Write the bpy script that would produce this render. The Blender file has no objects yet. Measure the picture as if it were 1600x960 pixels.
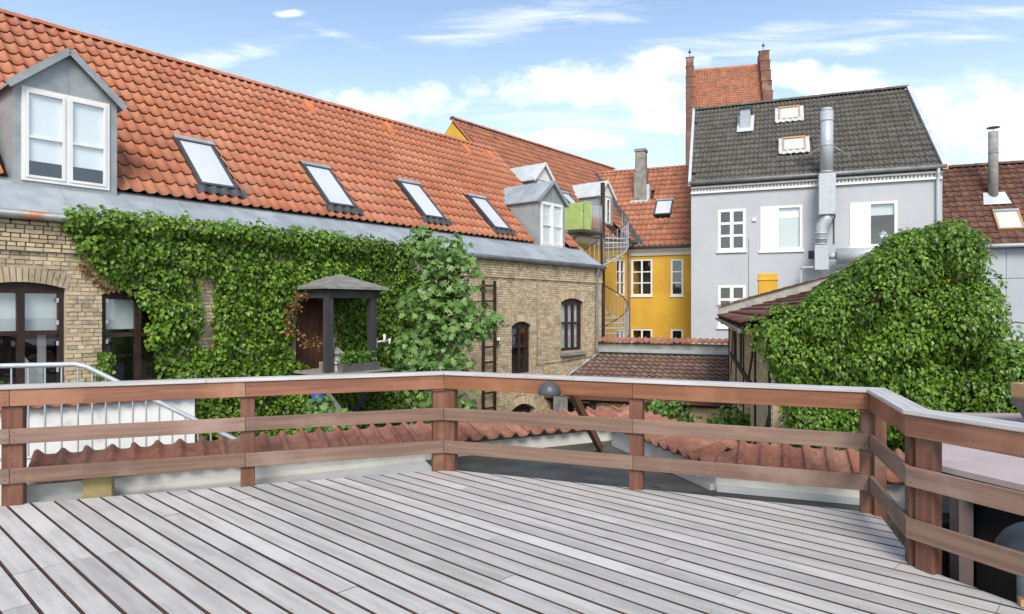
import bpy, bmesh, math, random
from math import sin, cos, radians, pi, sqrt, atan2
from mathutils import Matrix, Vector, noise as mnoise
import numpy as np
random.seed(7); RS = np.random.RandomState(11)
S = bpy.context.scene
COL = S.collection

# ------------------------------------------------------------------ camera
EYE = 5.2; FPX = 1050.0; HOR = 483.0
cam = bpy.data.cameras.new('camera'); camo = bpy.data.objects.new('camera', cam); COL.objects.link(camo)
camo.location = (0, 0, EYE); camo.rotation_euler = (pi/2, 0, 0)
cam.sensor_width = 36; cam.lens = FPX/1600*36; cam.shift_y = 3/1600; cam.clip_start = 0.05; cam.clip_end = 2000
S.camera = camo
S.render.resolution_x = 1024; S.render.resolution_y = 614

# ------------------------------------------------------------------ sky, sun, exposure
SUN_EL, SUN_AZ = 42, 181          # azimuth measured clockwise from +Y (view direction); sun stands behind the camera
w = bpy.data.worlds.new('World'); S.world = w; w.use_nodes = True
nt = w.node_tree; nt.nodes.clear()
def N(t, ty, **k):
    n = t.nodes.new(ty)
    for a, b in k.items(): setattr(n, a, b)
    return n
def mth(t, op, a, b=None, clamp=False):
    n = N(t, 'ShaderNodeMath', operation=op); n.use_clamp = clamp
    for i, v in enumerate((a, b)):
        if v is None: continue
        if isinstance(v, (int, float)): n.inputs[i].default_value = v
        else: t.links.new(v, n.inputs[i])
    return n.outputs[0]
def mixc(t, f, a, b):
    n = N(t, 'ShaderNodeMix', data_type='RGBA')
    for s, v in ((n.inputs[0], f), (n.inputs[6], a), (n.inputs[7], b)):
        if isinstance(v, (int, float)): s.default_value = v
        elif isinstance(v, tuple): s.default_value = (*v, 1) if len(v) == 3 else v
        else: t.links.new(v, s)
    return n.outputs[2]
def ramp(t, v, lo, hi):
    n = N(t, 'ShaderNodeMapRange', interpolation_type='SMOOTHSTEP')
    t.links.new(v, n.inputs[0]); n.inputs[1].default_value = lo; n.inputs[2].default_value = hi
    return n.outputs[0]
sky = N(nt, 'ShaderNodeTexSky', sky_type='NISHITA'); sky.sun_disc = False
sky.sun_elevation = radians(SUN_EL); sky.sun_rotation = radians(SUN_AZ)
sky.air_density = 1.0; sky.dust_density = 1.2; sky.ozone_density = 0.45
tc = N(nt, 'ShaderNodeTexCoord'); sx = N(nt, 'ShaderNodeSeparateXYZ'); nt.links.new(tc.outputs['Generated'], sx.inputs[0])
zz = mth(nt, 'ADD', mth(nt, 'MAXIMUM', sx.outputs[2], 0.0), 0.10)
cx = N(nt, 'ShaderNodeCombineXYZ'); nt.links.new(mth(nt, 'DIVIDE', sx.outputs[0], zz), cx.inputs[0]); nt.links.new(mth(nt, 'DIVIDE', sx.outputs[1], zz), cx.inputs[1])
def cloud(offset, scale, lo, hi, detail=9, rough=.58, stretch=(1, 1, 1), rot=0):
    mp = N(nt, 'ShaderNodeMapping'); nt.links.new(cx.outputs[0], mp.inputs[0])
    mp.inputs['Location'].default_value = offset; mp.inputs['Scale'].default_value = stretch; mp.inputs['Rotation'].default_value = (0, 0, rot)
    nz = N(nt, 'ShaderNodeTexNoise'); nt.links.new(mp.outputs[0], nz.inputs['Vector'])
    nz.inputs['Scale'].default_value = scale; nz.inputs['Detail'].default_value = detail; nz.inputs['Roughness'].default_value = rough
    return ramp(nt, nz.outputs['Fac'], lo, hi)
gen = cloud((3.3, 1.2, 0), 1.15, .52, .61)
yy_ = mth(nt, 'MAXIMUM', sx.outputs[1], .05); tx = mth(nt, 'DIVIDE', sx.outputs[0], yy_); tz = mth(nt, 'DIVIDE', sx.outputs[2], yy_)
c2 = N(nt, 'ShaderNodeCombineXYZ'); nt.links.new(tx, c2.inputs[0]); nt.links.new(mth(nt, 'MULTIPLY', tz, 1.5), c2.inputs[1])
def nz(scale, detail=8, rough=.6):
    n = N(nt, 'ShaderNodeTexNoise'); n.inputs['Scale'].default_value = scale; n.inputs['Detail'].default_value = detail; n.inputs['Roughness'].default_value = rough
    nt.links.new(c2.outputs[0], n.inputs['Vector']); return n.outputs['Fac']
def bank(blobs):
    acc = None
    for (cx_, cz_, rx, rz_, sl_) in blobs:
        dx = mth(nt, 'SUBTRACT', tx, cx_); dz = mth(nt, 'SUBTRACT', mth(nt, 'SUBTRACT', tz, cz_), mth(nt, 'MULTIPLY', dx, sl_))
        e = mth(nt, 'ADD', mth(nt, 'POWER', mth(nt, 'ABSOLUTE', mth(nt, 'DIVIDE', dx, rx)), 2.0), mth(nt, 'POWER', mth(nt, 'ABSOLUTE', mth(nt, 'DIVIDE', dz, rz_)), 2.0))
        q = mth(nt, 'SUBTRACT', 1.0, e); acc = q if acc is None else mth(nt, 'MAXIMUM', acc, q)
    return mth(nt, 'MAXIMUM', acc, -1.5)
# cumulus banks low over the roofs (tangents of bearing and of height) and thin streaks higher up
CUM = [(-.185, .300, .105, .030, 0), (-.14, .315, .05, .02, 0), (.02, .330, .085, .028, 0), (.17, .332, .125, .045, 0), (.225, .362, .06, .028, 0), (.055, .252, .10, .018, 0), (.235, .278, .06, .018, 0), (.42, .352, .06, .022, 0), (.52, .328, .08, .028, 0), (.69, .294, .11, .055, 0), (.60, .30, .06, .03, 0), (-.335, .440, .022, .006, 0), (.80, .27, .14, .06, 0)]
WSP = [(-.02, .418, .15, .030, .12), (.155, .450, .13, .035, .12), (-.245, .402, .07, .012, -.35), (.46, .386, .33, .016, .10), (.52, .42, .3, .02, .1), (-.5, .36, .2, .02, .2), (.62, .30, .3, .05, 0), (.2, .30, .35, .05, 0)]
n_a = nz(11, 12, .62)
mpw = N(nt, 'ShaderNodeMapping'); nt.links.new(c2.outputs[0], mpw.inputs[0]); mpw.inputs['Rotation'].default_value = (0, 0, -.16); mpw.inputs['Scale'].default_value = (2.2, 11, 1)
n_w = N(nt, 'ShaderNodeTexNoise'); n_w.inputs['Scale'].default_value = 2.0; n_w.inputs['Detail'].default_value = 10; n_w.inputs['Roughness'].default_value = .65; n_w.inputs['Distortion'].default_value = .6; nt.links.new(mpw.outputs[0], n_w.inputs['Vector']); n_b = n_w.outputs['Fac']
cum = ramp(nt, mth(nt, 'ADD', bank(CUM), mth(nt, 'MULTIPLY', mth(nt, 'SUBTRACT', n_a, .485), 6.5)), -.45, 1.7)
wsp = ramp(nt, mth(nt, 'ADD', bank(WSP), mth(nt, 'MULTIPLY', mth(nt, 'SUBTRACT', n_b, .5), 7.0)), -.2, 2.4)
ahead = ramp(nt, sx.outputs[1], .25, .5); gen = mth(nt, 'MULTIPLY', gen, mth(nt, 'SUBTRACT', 1.0, ahead))
lowveil = mth(nt, 'MULTIPLY', ramp(nt, sx.outputs[2], .45, .0), .62)
f1 = mth(nt, 'MAXIMUM', mth(nt, 'MULTIPLY', mth(nt, 'MAXIMUM', mth(nt, 'MULTIPLY', cum, ahead), gen), .88), mth(nt, 'MULTIPLY', mth(nt, 'MULTIPLY', wsp, ahead), .5))
skyc = mixc(nt, lowveil, sky.outputs[0], (5.0, 5.9, 6.7))
skyc = mixc(nt, .06, skyc, (4.6, 5.6, 6.8))
skyc = mixc(nt, f1, skyc, (6.4, 6.45, 6.5))
bg = N(nt, 'ShaderNodeBackground'); bg.inputs[1].default_value = 0.13
nt.links.new(skyc, bg.inputs[0])
wo = N(nt, 'ShaderNodeOutputWorld'); nt.links.new(bg.outputs[0], wo.inputs[0])
sl = bpy.data.lights.new('sun', 'SUN'); sl.energy = 2.0; sl.angle = radians(24); sl.color = (1, .93, .82)
so = bpy.data.objects.new('sun', sl); COL.objects.link(so)
sd = Vector((sin(radians(SUN_AZ))*cos(radians(SUN_EL)), cos(radians(SUN_AZ))*cos(radians(SUN_EL)), sin(radians(SUN_EL))))
so.rotation_euler = sd.to_track_quat('Z', 'Y').to_euler(); so.location = (0, -10, 30)
vs = S.view_settings; vs.view_transform = 'Standard'; vs.look = 'None'; vs.gamma = 1; vs.exposure = 0.78; vs.use_curve_mapping = False

# ------------------------------------------------------------------ materials
def newmat(name):
    m = bpy.data.materials.new(name); m.use_nodes = True; t = m.node_tree; t.nodes.clear()
    o = N(t, 'ShaderNodeOutputMaterial'); p = N(t, 'ShaderNodeBsdfPrincipled'); t.links.new(p.outputs[0], o.inputs[0])
    return m, t, p, o
def rnd(t):
    a = N(t, 'ShaderNodeObjectInfo'); g = N(t, 'ShaderNodeNewGeometry')
    return mth(t, 'FRACT', mth(t, 'ADD', a.outputs['Random'], g.outputs['Random Per Island']))
def noise(t, vec, scale, detail=5, rough=.55):
    n = N(t, 'ShaderNodeTexNoise'); n.inputs['Scale'].default_value = scale; n.inputs['Detail'].default_value = detail; n.inputs['Roughness'].default_value = rough
    t.links.new(vec, n.inputs['Vector']); return n.outputs['Fac']
def mat(name, c1, c2, scale=4, rough=.8, bump=0., bscale=None, metal=0., var=0., spec=.3, stretch=None, obj=False, stains=(), lo=.35, hi=.65, roughvar=0.):
    m, t, p, o = newmat(name)
    if obj:
        tcn = N(t, 'ShaderNodeTexCoord'); oi = N(t, 'ShaderNodeObjectInfo'); va = N(t, 'ShaderNodeVectorMath', operation='ADD')
        cm = N(t, 'ShaderNodeCombineXYZ'); r10 = mth(t, 'MULTIPLY', oi.outputs['Random'], 37.0)
        for i in range(3): t.links.new(r10, cm.inputs[i])
        t.links.new(tcn.outputs['Object'], va.inputs[0]); t.links.new(cm.outputs[0], va.inputs[1]); vec = va.outputs[0]
    else:
        vec = N(t, 'ShaderNodeNewGeometry').outputs['Position']
    v2 = vec
    if stretch:
        mp = N(t, 'ShaderNodeMapping'); mp.inputs['Scale'].default_value = stretch; t.links.new(vec, mp.inputs[0]); v2 = mp.outputs[0]
    n1 = noise(t, v2, scale, 6)
    c = mixc(t, ramp(t, n1, lo, hi), c1, c2)
    for (sc, ss, a, b, amt) in stains:
        sn = noise(t, v2 if ss < 0 else vec, abs(ss), 5, .6)
        c = mixc(t, mth(t, 'MULTIPLY', ramp(t, sn, a, b), amt), c, sc)
    if var:
        h = N(t, 'ShaderNodeHueSaturation'); t.links.new(c, h.inputs['Color']); r = rnd(t)
        t.links.new(mth(t, 'ADD', mth(t, 'MULTIPLY', r, 2*var), 1-var), h.inputs['Value'])
        t.links.new(mth(t, 'ADD', mth(t, 'MULTIPLY', mth(t, 'FRACT', mth(t, 'MULTIPLY', r, 7.3)), .012), .494), h.inputs['Hue'])
        t.links.new(mth(t, 'ADD', mth(t, 'MULTIPLY', mth(t, 'FRACT', mth(t, 'MULTIPLY', r, 13.7)), var), 1-var/2), h.inputs['Saturation'])
        c = h.outputs[0]
    t.links.new(c, p.inputs['Base Color'])
    p.inputs['Roughness'].default_value = rough; p.inputs['Metallic'].default_value = metal; p.inputs['Specular IOR Level'].default_value = spec
    if roughvar: t.links.new(mth(t, 'ADD', mth(t, 'MULTIPLY', n1, roughvar), rough-roughvar/2), p.inputs['Roughness'])
    if bump:
        b = N(t, 'ShaderNodeBump'); b.inputs['Strength'].default_value = bump; b.inputs['Distance'].default_value = .01
        t.links.new(noise(t, v2, bscale or scale*4, 6, .6), b.inputs['Height']); t.links.new(b.outputs[0], p.inputs['Normal'])
    return m
def leafmat(name, cols, trans=.3, rough=.38, spec=.45, dead=None):
    m, t, p, o = newmat(name); r = rnd(t); cr = N(t, 'ShaderNodeValToRGB'); t.links.new(r, cr.inputs[0])
    e = cr.color_ramp.elements
    while len(e) < len(cols): e.new(.5)
    for i, c in enumerate(cols): e[i].position = i/(len(cols)-1); e[i].color = (*c, 1)
    pos = N(t, 'ShaderNodeNewGeometry').outputs['Position']
    h = N(t, 'ShaderNodeHueSaturation'); t.links.new(cr.outputs[0], h.inputs['Color'])
    t.links.new(mth(t, 'ADD', mth(t, 'MULTIPLY', noise(t, pos, 1.6, 3), .8), .6), h.inputs['Value'])
    t.links.new(h.outputs[0], p.inputs['Base Color']); p.inputs['Roughness'].default_value = rough; p.inputs['Specular IOR Level'].default_value = spec
    tr = N(t, 'ShaderNodeBsdfTranslucent'); t.links.new(h.outputs[0], tr.inputs[0]); mx = N(t, 'ShaderNodeMixShader'); mx.inputs[0].default_value = trans
    t.links.new(p.outputs[0], mx.inputs[1]); t.links.new(tr.outputs[0], mx.inputs[2]); t.links.new(mx.outputs[0], o.inputs[0])
    return m
def glassmat(name, tint=(.97, .985, .985), base=.03):
    m, t, p, o = newmat(name); t.nodes.remove(p)
    g = N(t, 'ShaderNodeBsdfGlossy'); g.inputs['Roughness'].default_value = .02; g.inputs['Color'].default_value = (.95, .97, 1, 1)
    tr = N(t, 'ShaderNodeBsdfTransparent'); tr.inputs['Color'].default_value = (*tint, 1)
    lw = N(t, 'ShaderNodeLayerWeight'); lw.inputs['Blend'].default_value = .5; fz = mth(t, 'ADD', mth(t, 'MULTIPLY', mth(t, 'POWER', lw.outputs['Facing'], 4.0), .8), .045)
    pos = N(t, 'ShaderNodeNewGeometry').outputs['Position']; b = N(t, 'ShaderNodeBump'); b.inputs['Strength'].default_value = .05; b.inputs['Distance'].default_value = .02
    t.links.new(noise(t, pos, 1.5, 1), b.inputs['Height']); t.links.new(b.outputs[0], g.inputs['Normal'])
    mx = N(t, 'ShaderNodeMixShader'); t.links.new(mth(t, 'ADD', fz, base, True), mx.inputs[0]); t.links.new(tr.outputs[0], mx.inputs[1]); t.links.new(g.outputs[0], mx.inputs[2])
    t.links.new(mx.outputs[0], o.inputs[0]); return m
M = {}
M['tile'] = mat('orange_clay_tile', (.47, .185, .105), (.40, .15, .085), 1.2, .8, .25, 60, var=.07, stains=(((.17, .10, .065), 1.1, .55, .75, .6), ((.33, .20, .13), 9, .55, .75, .5), ((.54, .25, .16), .5, .5, .7, .5)))
M['tile_new'] = mat('bright_orange_vent_tile', (.56, .20, .085), (.50, .17, .075), 3, .75, .2, 40)
M['tile_far'] = mat('aged_orange_clay_tile', (.42, .175, .105), (.34, .145, .09), 1.5, .8, .25, 50, var=.12, stains=(((.13, .085, .055), 1.6, .52, .72, .7), ((.42, .24, .13), 5, .55, .75, .5)))
M['tile_brown'] = mat('brown_clay_tile', (.155, .07, .05), (.105, .055, .042), 3, .78, .2, 50, var=.22, stains=(((.07, .055, .045), 4, .5, .7, .6),))
M['tile_mauve'] = mat('brown_red_clay_tile', (.21, .085, .062), (.15, .066, .05), 3, .78, .2, 50, var=.2, stains=(((.1, .075, .055), 5, .5, .7, .6),))
M['tile_grey'] = mat('weathered_concrete_tile', (.125, .118, .105), (.085, .08, .072), 5, .85, .3, 60, var=.13, stains=(((.20, .185, .16), 9, .55, .7, .6), ((.075, .05, .03), 2, .55, .7, .6)))
M['tile_cop'] = mat('mossy_red_coping_tile', (.34, .155, .11), (.26, .115, .082), 9, .85, .6, 90, var=.14, stains=(((.17, .09, .065), 16, .5, .66, .6), ((.42, .21, .145), 30, .56, .68, .5), ((.09, .065, .05), 60, .56, .64, .5), ((.5, .45, .4), 60, .68, .72, .5)))
M['brick'] = mat('buff_brick', (.58, .47, .31), (.47, .375, .245), 8, .9, .6, 70, var=.22, stains=(((.27, .215, .155), 2.2, .5, .68, .6), ((.09, .08, .07), 9, .6, .72, .55), ((.56, .47, .33), 16, .55, .7, .5)))
M['brick_y'] = mat('yellow_brick', (.64, .50, .30), (.54, .42, .25), 8, .9, .4, 70, var=.15)
M['mortar'] = mat('mortar', (.44, .375, .285), (.33, .28, .215), 10, .95, .4, 90, stains=(((.11, .10, .085), 1.6, .5, .68, .6),))
M['brick_red'] = mat('tower_brick', (.20, .09, .068), (.14, .068, .056), 1.2, .9, .3, 20, var=.25, stains=(((.34, .2, .15), .8, .55, .7, .6), ((.09, .055, .05), .5, .5, .7, .5)))
M['zinc'] = mat('zinc_sheet', (.36, .40, .43), (.28, .315, .34), 2.2, .5, .08, 12, metal=.15, var=.06, spec=.4, stains=(((.43, .47, .5), .7, .5, .7, .6), ((.2, .22, .23), 5, .6, .75, .35)))
M['zinc_dark'] = mat('dormer_zinc', (.34, .37, .38), (.27, .295, .305), 2.5, .5, .08, 12, metal=.15, spec=.4, stains=(((.40, .43, .44), 1.1, .5, .7, .6), ((.2, .215, .225), 4, .6, .75, .4)))
M['zinc_light'] = mat('pale_zinc', (.55, .59, .61), (.46, .50, .52), 2, .5, .05, 12, metal=.1, spec=.4)
M['gutter'] = mat('stained_gutter', (.27, .29, .29), (.2, .215, .215), 3, .5, 0, metal=.3, stains=(((.33, .12, .04), 1.3, .62, .68, .8),))
M['galv'] = mat('galvanised_steel', (.47, .51, .54), (.40, .435, .46), 14, .5, 0, metal=.25, var=.04)
M['lead'] = mat('lead_flashing', (.07, .075, .08), (.05, .053, .056), 8, .5, .2)
M['alu_dark'] = mat('dark_aluminium', (.10, .105, .11), (.075, .08, .085), 6, .42, 0, metal=.4)
M['white'] = mat('white_paint', (.78, .78, .76), (.71, .71, .69), 3, .5, .05, 30, stains=(((.55, .54, .5), 5, .62, .78, .35),))
M['white_ren'] = mat('white_render', (.82, .82, .80), (.74, .74, .72), 2.5, .9, .2, 40, stains=(((.40, .39, .36), 3, .55, .75, .55), ((.22, .22, .19), 1.4, .62, .8, .5)))
M['cream'] = mat('pale_cement_render', (.62, .62, .59), (.53, .53, .5), 2.2, .9, .2, 50, stains=(((.36, .36, .31), 2.6, .55, .75, .55), ((.72, .72, .7), 5, .58, .75, .4)))
M['blind'] = mat('white_blind', (.86, .88, .88), (.82, .84, .84), 1.2, .4, 0, spec=.6)
M['blind_dim'] = mat('pale_blind', (.58, .63, .63), (.52, .57, .57), 1.2, .7, 0)
M['roofglass'] = mat('roof_glass_blind_and_sky_sheen', (.60, .63, .64), (.53, .565, .58), .7, .06, 0, spec=.9)  # pale base colour holds reflected sky as well as a white blind
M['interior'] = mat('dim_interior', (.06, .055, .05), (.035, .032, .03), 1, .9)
M['brownpaint'] = mat('dark_brown_paint', (.042, .024, .018), (.026, .016, .013), 6, .5, .3, 40, stains=(((.16, .10, .07), 18, .62, .72, .5),))
M['timber'] = mat('tarred_timber', (.022, .02, .02), (.035, .03, .028), 6, .7, .3, 30)
M['greywood'] = mat('dark_stained_wood', (.045, .045, .05), (.065, .065, .068), 4, .75, .4, 40, stretch=(1, 1, .2))
M['felt'] = mat('bitumen_felt', (.12, .118, .108), (.07, .07, .068), 2.2, .88, .5, 160, stains=(((.115, .115, .03), 1.7, .57, .70, .75), ((.15, .14, .125), 1.1, .5, .72, .6), ((.025, .025, .025), 3, .58, .7, .7)))
M['felt_light'] = mat('grey_felt_canopy', (.24, .235, .215), (.17, .17, .155), 5, .9, .4, 60, stains=(((.11, .12, .07), 4, .55, .7, .6),))
M['pinkfelt'] = mat('pink_grey_roof_sheet', (.46, .385, .385), (.40, .335, .335), 1.4, .7, .12, 30, stains=(((.53, .46, .46), 2.6, .5, .7, .5), ((.2, .17, .17), 5, .68, .78, .7)))
M['black'] = mat('black_paint_and_void_shade', (.012, .012, .013), (.018, .018, .018), 3, .8)  # also stands in for shade in the void below the shed roof
M['yellow'] = mat('yellow_render', (.66, .40, .055), (.58, .34, .045), 1.1, .88, .12, 30, stains=(((.45, .27, .05), .9, .55, .75, .5), ((.73, .49, .12), 2, .55, .75, .4)))
M['grey_ren'] = mat('pale_blue_grey_render', (.46, .485, .515), (.43, .455, .485), .9, .88, .12, 26, stains=(((.40, .42, .45), .7, .55, .75, .5), ((.49, .515, .545), 3, .5, .7, .4)))
M['panel'] = mat('grey_cladding', (.40, .43, .47), (.37, .40, .44), 1, .6, 0, var=.03)
M['conc'] = mat('concrete', (.30, .295, .265), (.21, .205, .185), 4, .92, .5, 40, stains=(((.12, .115, .1), 3, .52, .7, .6),))
M['parapet'] = mat('weathered_cement', (.40, .385, .345), (.31, .30, .265), 4, .92, .4, 40, stains=(((.2, .19, .165), 3, .52, .7, .6),))
M['mauve'] = mat('mauve_grey_post', (.20, .16, .16), (.15, .12, .12), 5, .8, .2, 30)
M['paving'] = mat('courtyard_paving', (.16, .15, .135), (.11, .105, .095), 1.5, .92, .4, 20)
M['deck'] = mat('silvered_deck_board', (.47, .457, .44), (.38, .367, .35), 3, .72, .3, 16, var=.12, obj=True, stretch=(.6, 6, 6), spec=.4,
                stains=(((.53, .517, .50), .9, .48, .7, .7), ((.27, .25, .24), -1.4, .58, .78, .45), ((.32, .285, .255), 1.6, .58, .78, .5), ((.15, .135, .125), 26, .70, .76, .5)))
M['rail'] = mat('red_brown_hardwood', (.25, .112, .064), (.18, .078, .046), 2.4, .6, .2, 18, var=.12, obj=True, stretch=(.45, 10, 10),
                stains=(((.12, .05, .034), -3.1, .55, .68, .55), ((.34, .165, .095), 1.0, .5, .68, .7), ((.135, .055, .036), -1.3, .58, .72, .6), ((.36, .26, .205), .9, .58, .70, .7)))
M['rail_post'] = mat('hardwood_post', (.175, .082, .053), (.12, .056, .037), 2.4, .62, .25, 18, var=.12, obj=True, stretch=(10, 10, .45),
                stains=(((.25, .13, .085), 1.6, .5, .7, .6), ((.11, .052, .036), -2.6, .54, .68, .65), ((.30, .21, .165), 2, .56, .72, .5)))
M['rail_grey'] = mat('weathering_hardwood', (.235, .15, .113), (.17, .105, .08), 2.2, .65, .2, 18, var=.12, obj=True, stretch=(.45, 10, 10),
                stains=(((.13, .09, .075), -3.1, .55, .68, .5), ((.32, .235, .19), 1.0, .5, .68, .7), ((.16, .115, .10), -1.2, .57, .72, .6), ((.38, .24, .13), 1.7, .62, .76, .6)))
M['cap'] = mat('silvered_cap_board', (.52, .51, .505), (.40, .385, .38), 3, .65, .25, 18, var=.08, obj=True, stretch=(.5, 9, 9), stains=(((.3, .26, .23), -1.2, .58, .74, .4),))
M['plankside'] = mat('unweathered_side_gap_shade', (.07, .038, .027), (.045, .026, .019), 6, .85)  # unweathered brown taken darker, putting the shade of board gaps into the colour
M['joist'] = mat('brown_joist', (.045, .025, .018), (.03, .018, .014), 3, .8)
M['palewood'] = mat('pale_new_wood', (.46, .29, .15), (.38, .23, .115), 4, .7, .2, 20, stretch=(.4, 4, 4))
M['mossywood'] = mat('mossy_block', (.33, .265, .12), (.24, .2, .09), 7, .8, .3, 30, stains=(((.4, .38, .28), 6, .55, .7, .5),))
M['green'] = mat('green_screen', (.42, .54, .19), (.35, .47, .15), 3, .7, .1, var=.06)
M['planter'] = mat('grey_plastic', (.15, .145, .145), (.12, .117, .117), 6, .5)
M['domegrey'] = mat('dark_grey_lamp_metal', (.07, .085, .095), (.058, .07, .078), 5, .42, 0, spec=.5)
M['blue'] = mat('blue_plastic', (.03, .10, .35), (.025, .08, .3), 5, .4)
M['brownfence'] = mat('red_brown_board', (.09, .035, .022), (.06, .025, .017), 4, .75, .2, 30)
M['bark'] = mat('bark', (.11, .085, .06), (.07, .055, .04), 12, .9, .6, 60)
M['flower'] = mat('white_petals', (.8, .8, .78), (.72, .7, .68), 9, .6)
M['ivy'] = leafmat('ivy_leaf', [(.045, .10, .010), (.095, .185, .016), (.155, .28, .024), (.21, .35, .035)])
M['creeper'] = leafmat('creeper_leaf', [(.045, .10, .012), (.085, .175, .018), (.14, .26, .024), (.21, .355, .036)])
M['maple'] = leafmat('maple_leaf', [(.085, .17, .035), (.13, .245, .055), (.18, .315, .085), (.24, .39, .12)], .35)
M['shrub'] = leafmat('shrub_leaf', [(.05, .12, .02), (.10, .21, .03), (.16, .30, .045)], .35)
M['dead'] = leafmat('dead_leaf', [(.16, .08, .035), (.25, .14, .06), (.33, .21, .10)], .2, .8, .1)
M['tile_lean'] = mat('dull_brown_clay_tile', (.18, .115, .09), (.13, .085, .07), 3, .8, .2, 50, var=.18, stains=(((.085, .07, .06), 4, .5, .7, .6), ((.27, .16, .12), 7, .58, .72, .5)))
M['glass'] = glassmat('window_glass')
M['glass_far'] = glassmat('window_glass_far', base=.02)

# ------------------------------------------------------------------ helpers
class MB:
    def __init__(s): s.v = []; s.f = []; s.m = []; s.sm = []
    def add(s, vs, fs, mi=0, smooth=False):
        b = len(s.v); s.v += [tuple(p) for p in vs]; s.f += [tuple(i+b for i in f) for f in fs]; s.m += [mi]*len(fs); s.sm += [smooth]*len(fs); return s
    def box(s, x0, x1, y0, y1, z0, z1, mi=0):
        return s.add([(x0,y0,z0),(x1,y0,z0),(x1,y1,z0),(x0,y1,z0),(x0,y0,z1),(x1,y0,z1),(x1,y1,z1),(x0,y1,z1)],
                     [(0,3,2,1),(4,5,6,7),(0,1,5,4),(1,2,6,5),(2,3,7,6),(3,0,4,7)], mi)
    def obox(s, a, b, wid, hgt, up=(0,0,1), mi=0):
        a = Vector(a); b = Vector(b); d = (b-a).normalized(); up = Vector(up)
        if abs(d.dot(up)) > .99: up = Vector((0,1,0))
        r = d.cross(up).normalized(); u = r.cross(d)
        vs = [p+r*i*wid/2+u*j*hgt/2 for p in (a, b) for i, j in ((-1,-1),(1,-1),(1,1),(-1,1))]
        return s.add(vs, [(0,1,2,3),(7,6,5,4),(0,4,5,1),(1,5,6,2),(2,6,7,3),(3,7,4,0)], mi)
    def prism(s, poly, d0, d1, axis='x', mi=0):
        n = len(poly)
        def P(p, d): return {'x': (d, p[0], p[1]), 'y': (p[0], d, p[1]), 'z': (p[0], p[1], d)}[axis]
        vs = [P(p, d0) for p in poly]+[P(p, d1) for p in poly]
        return s.add(vs, [tuple(range(n))[::-1], tuple(range(n, 2*n))]+[(i, (i+1) % n, n+(i+1) % n, n+i) for i in range(n)], mi)
    def tube(s, pts, r, n=8, caps=True, mi=0):
        pts = [Vector(p) for p in pts]; rr = r if isinstance(r, (list, tuple)) else [r]*len(pts); vs = []; fs = []
        d0 = (pts[1]-pts[0]).normalized(); ref = Vector((0,0,1)) if abs(d0.z) < .9 else Vector((1,0,0))
        x = d0.cross(ref).normalized()
        for i, p in enumerate(pts):
            if i == 0: d = d0
            elif i == len(pts)-1: d = (pts[-1]-pts[-2]).normalized()
            else: d = ((pts[i+1]-p).normalized()+(p-pts[i-1]).normalized()).normalized()
            x = (x-d*x.dot(d)).normalized(); y = d.cross(x)
            for k in range(n): a = 2*pi*k/n; vs.append(p+(x*cos(a)+y*sin(a))*rr[i])
        for i in range(len(pts)-1):
            for k in range(n): fs.append((i*n+k, i*n+(k+1) % n, (i+1)*n+(k+1) % n, (i+1)*n+k))
        s.add(vs, fs, mi, True)
        if caps:
            b = len(s.v)-len(vs); s.f += [tuple(b+k for k in range(n))[::-1], tuple(b+(len(pts)-1)*n+k for k in range(n))]; s.m += [mi]*2; s.sm += [False]*2
        return s
    def lathe(s, prof, c=(0,0,0), n=20, mi=0, a0=0, a1=2*pi):
        vs = []; fs = []; full = abs(a1-a0-2*pi) < 1e-6; m = n if full else n+1
        for r, z in prof:
            for k in range(m): a = a0+(a1-a0)*k/n; vs.append((c[0]+r*cos(a), c[1]+r*sin(a), c[2]+z))
        for i in range(len(prof)-1):
            for k in range(n): fs.append((i*m+k, i*m+(k+1) % m, (i+1)*m+(k+1) % m, (i+1)*m+k))
        return s.add(vs, fs, mi, True)
    def build(s, name, mt, parent=None, bevel=0, mw=None, kind=None):
        me = bpy.data.meshes.new(name); me.from_pydata(s.v, [], s.f)
        for m_ in (mt if isinstance(mt, (list, tuple)) else [mt]): me.materials.append(M[m_] if isinstance(m_, str) else m_)
        me.polygons.foreach_set('material_index', s.m); me.polygons.foreach_set('use_smooth', s.sm)
        bm = bmesh.new(); bm.from_mesh(me)
        if bevel: bmesh.ops.bevel(bm, geom=bm.edges[:], offset=bevel, segments=1, affect='EDGES', profile=.5)
        bmesh.ops.recalc_face_normals(bm, faces=bm.faces[:]); bm.to_mesh(me); bm.free(); me.update()
        return link(name, me, parent, mw, kind)
def link(name, me, parent=None, mw=None, kind=None):
    o = bpy.data.objects.new(name, me); COL.objects.link(o)
    if parent is not None: o.parent = parent
    if mw is not None: o.matrix_local = mw
    if kind: o['kind'] = kind
    return o
MAT = {}
def thing(name, label, cat, loc=(0,0,0), rot=0, group=None):
    o = bpy.data.objects.new(name, None); COL.objects.link(o); o.empty_display_size = .2
    o.location = loc; o.rotation_euler = (0, 0, radians(rot)); tag(o, label, cat, group)
    MAT[o.name] = Matrix.Translation(Vector(loc)) @ Matrix.Rotation(radians(rot), 4, 'Z'); return o
def tag(o, label, cat, group=None):
    o['label'] = label; o['category'] = cat
    if group: o['group'] = group
    return o
def structure(o): o['kind'] = 'structure'; return o
def proj(p):
    if p[1] < .1: return (-9999, -9999)
    return (800+FPX*p[0]/p[1], HOR-(p[2]-EYE)*FPX/p[1])
def visible(p, mx=30): q = proj(p); return -mx < q[0] < 1600+mx and -mx < q[1] < 960+mx
def inpoly(x, y, poly):
    c = False; j = len(poly)-1
    for i in range(len(poly)):
        xi, yi = poly[i]; xj, yj = poly[j]
        if (yi > y) != (yj > y) and x < (xj-xi)*(y-yi)/(yj-yi)+xi: c = not c
        j = i
    return c
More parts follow.
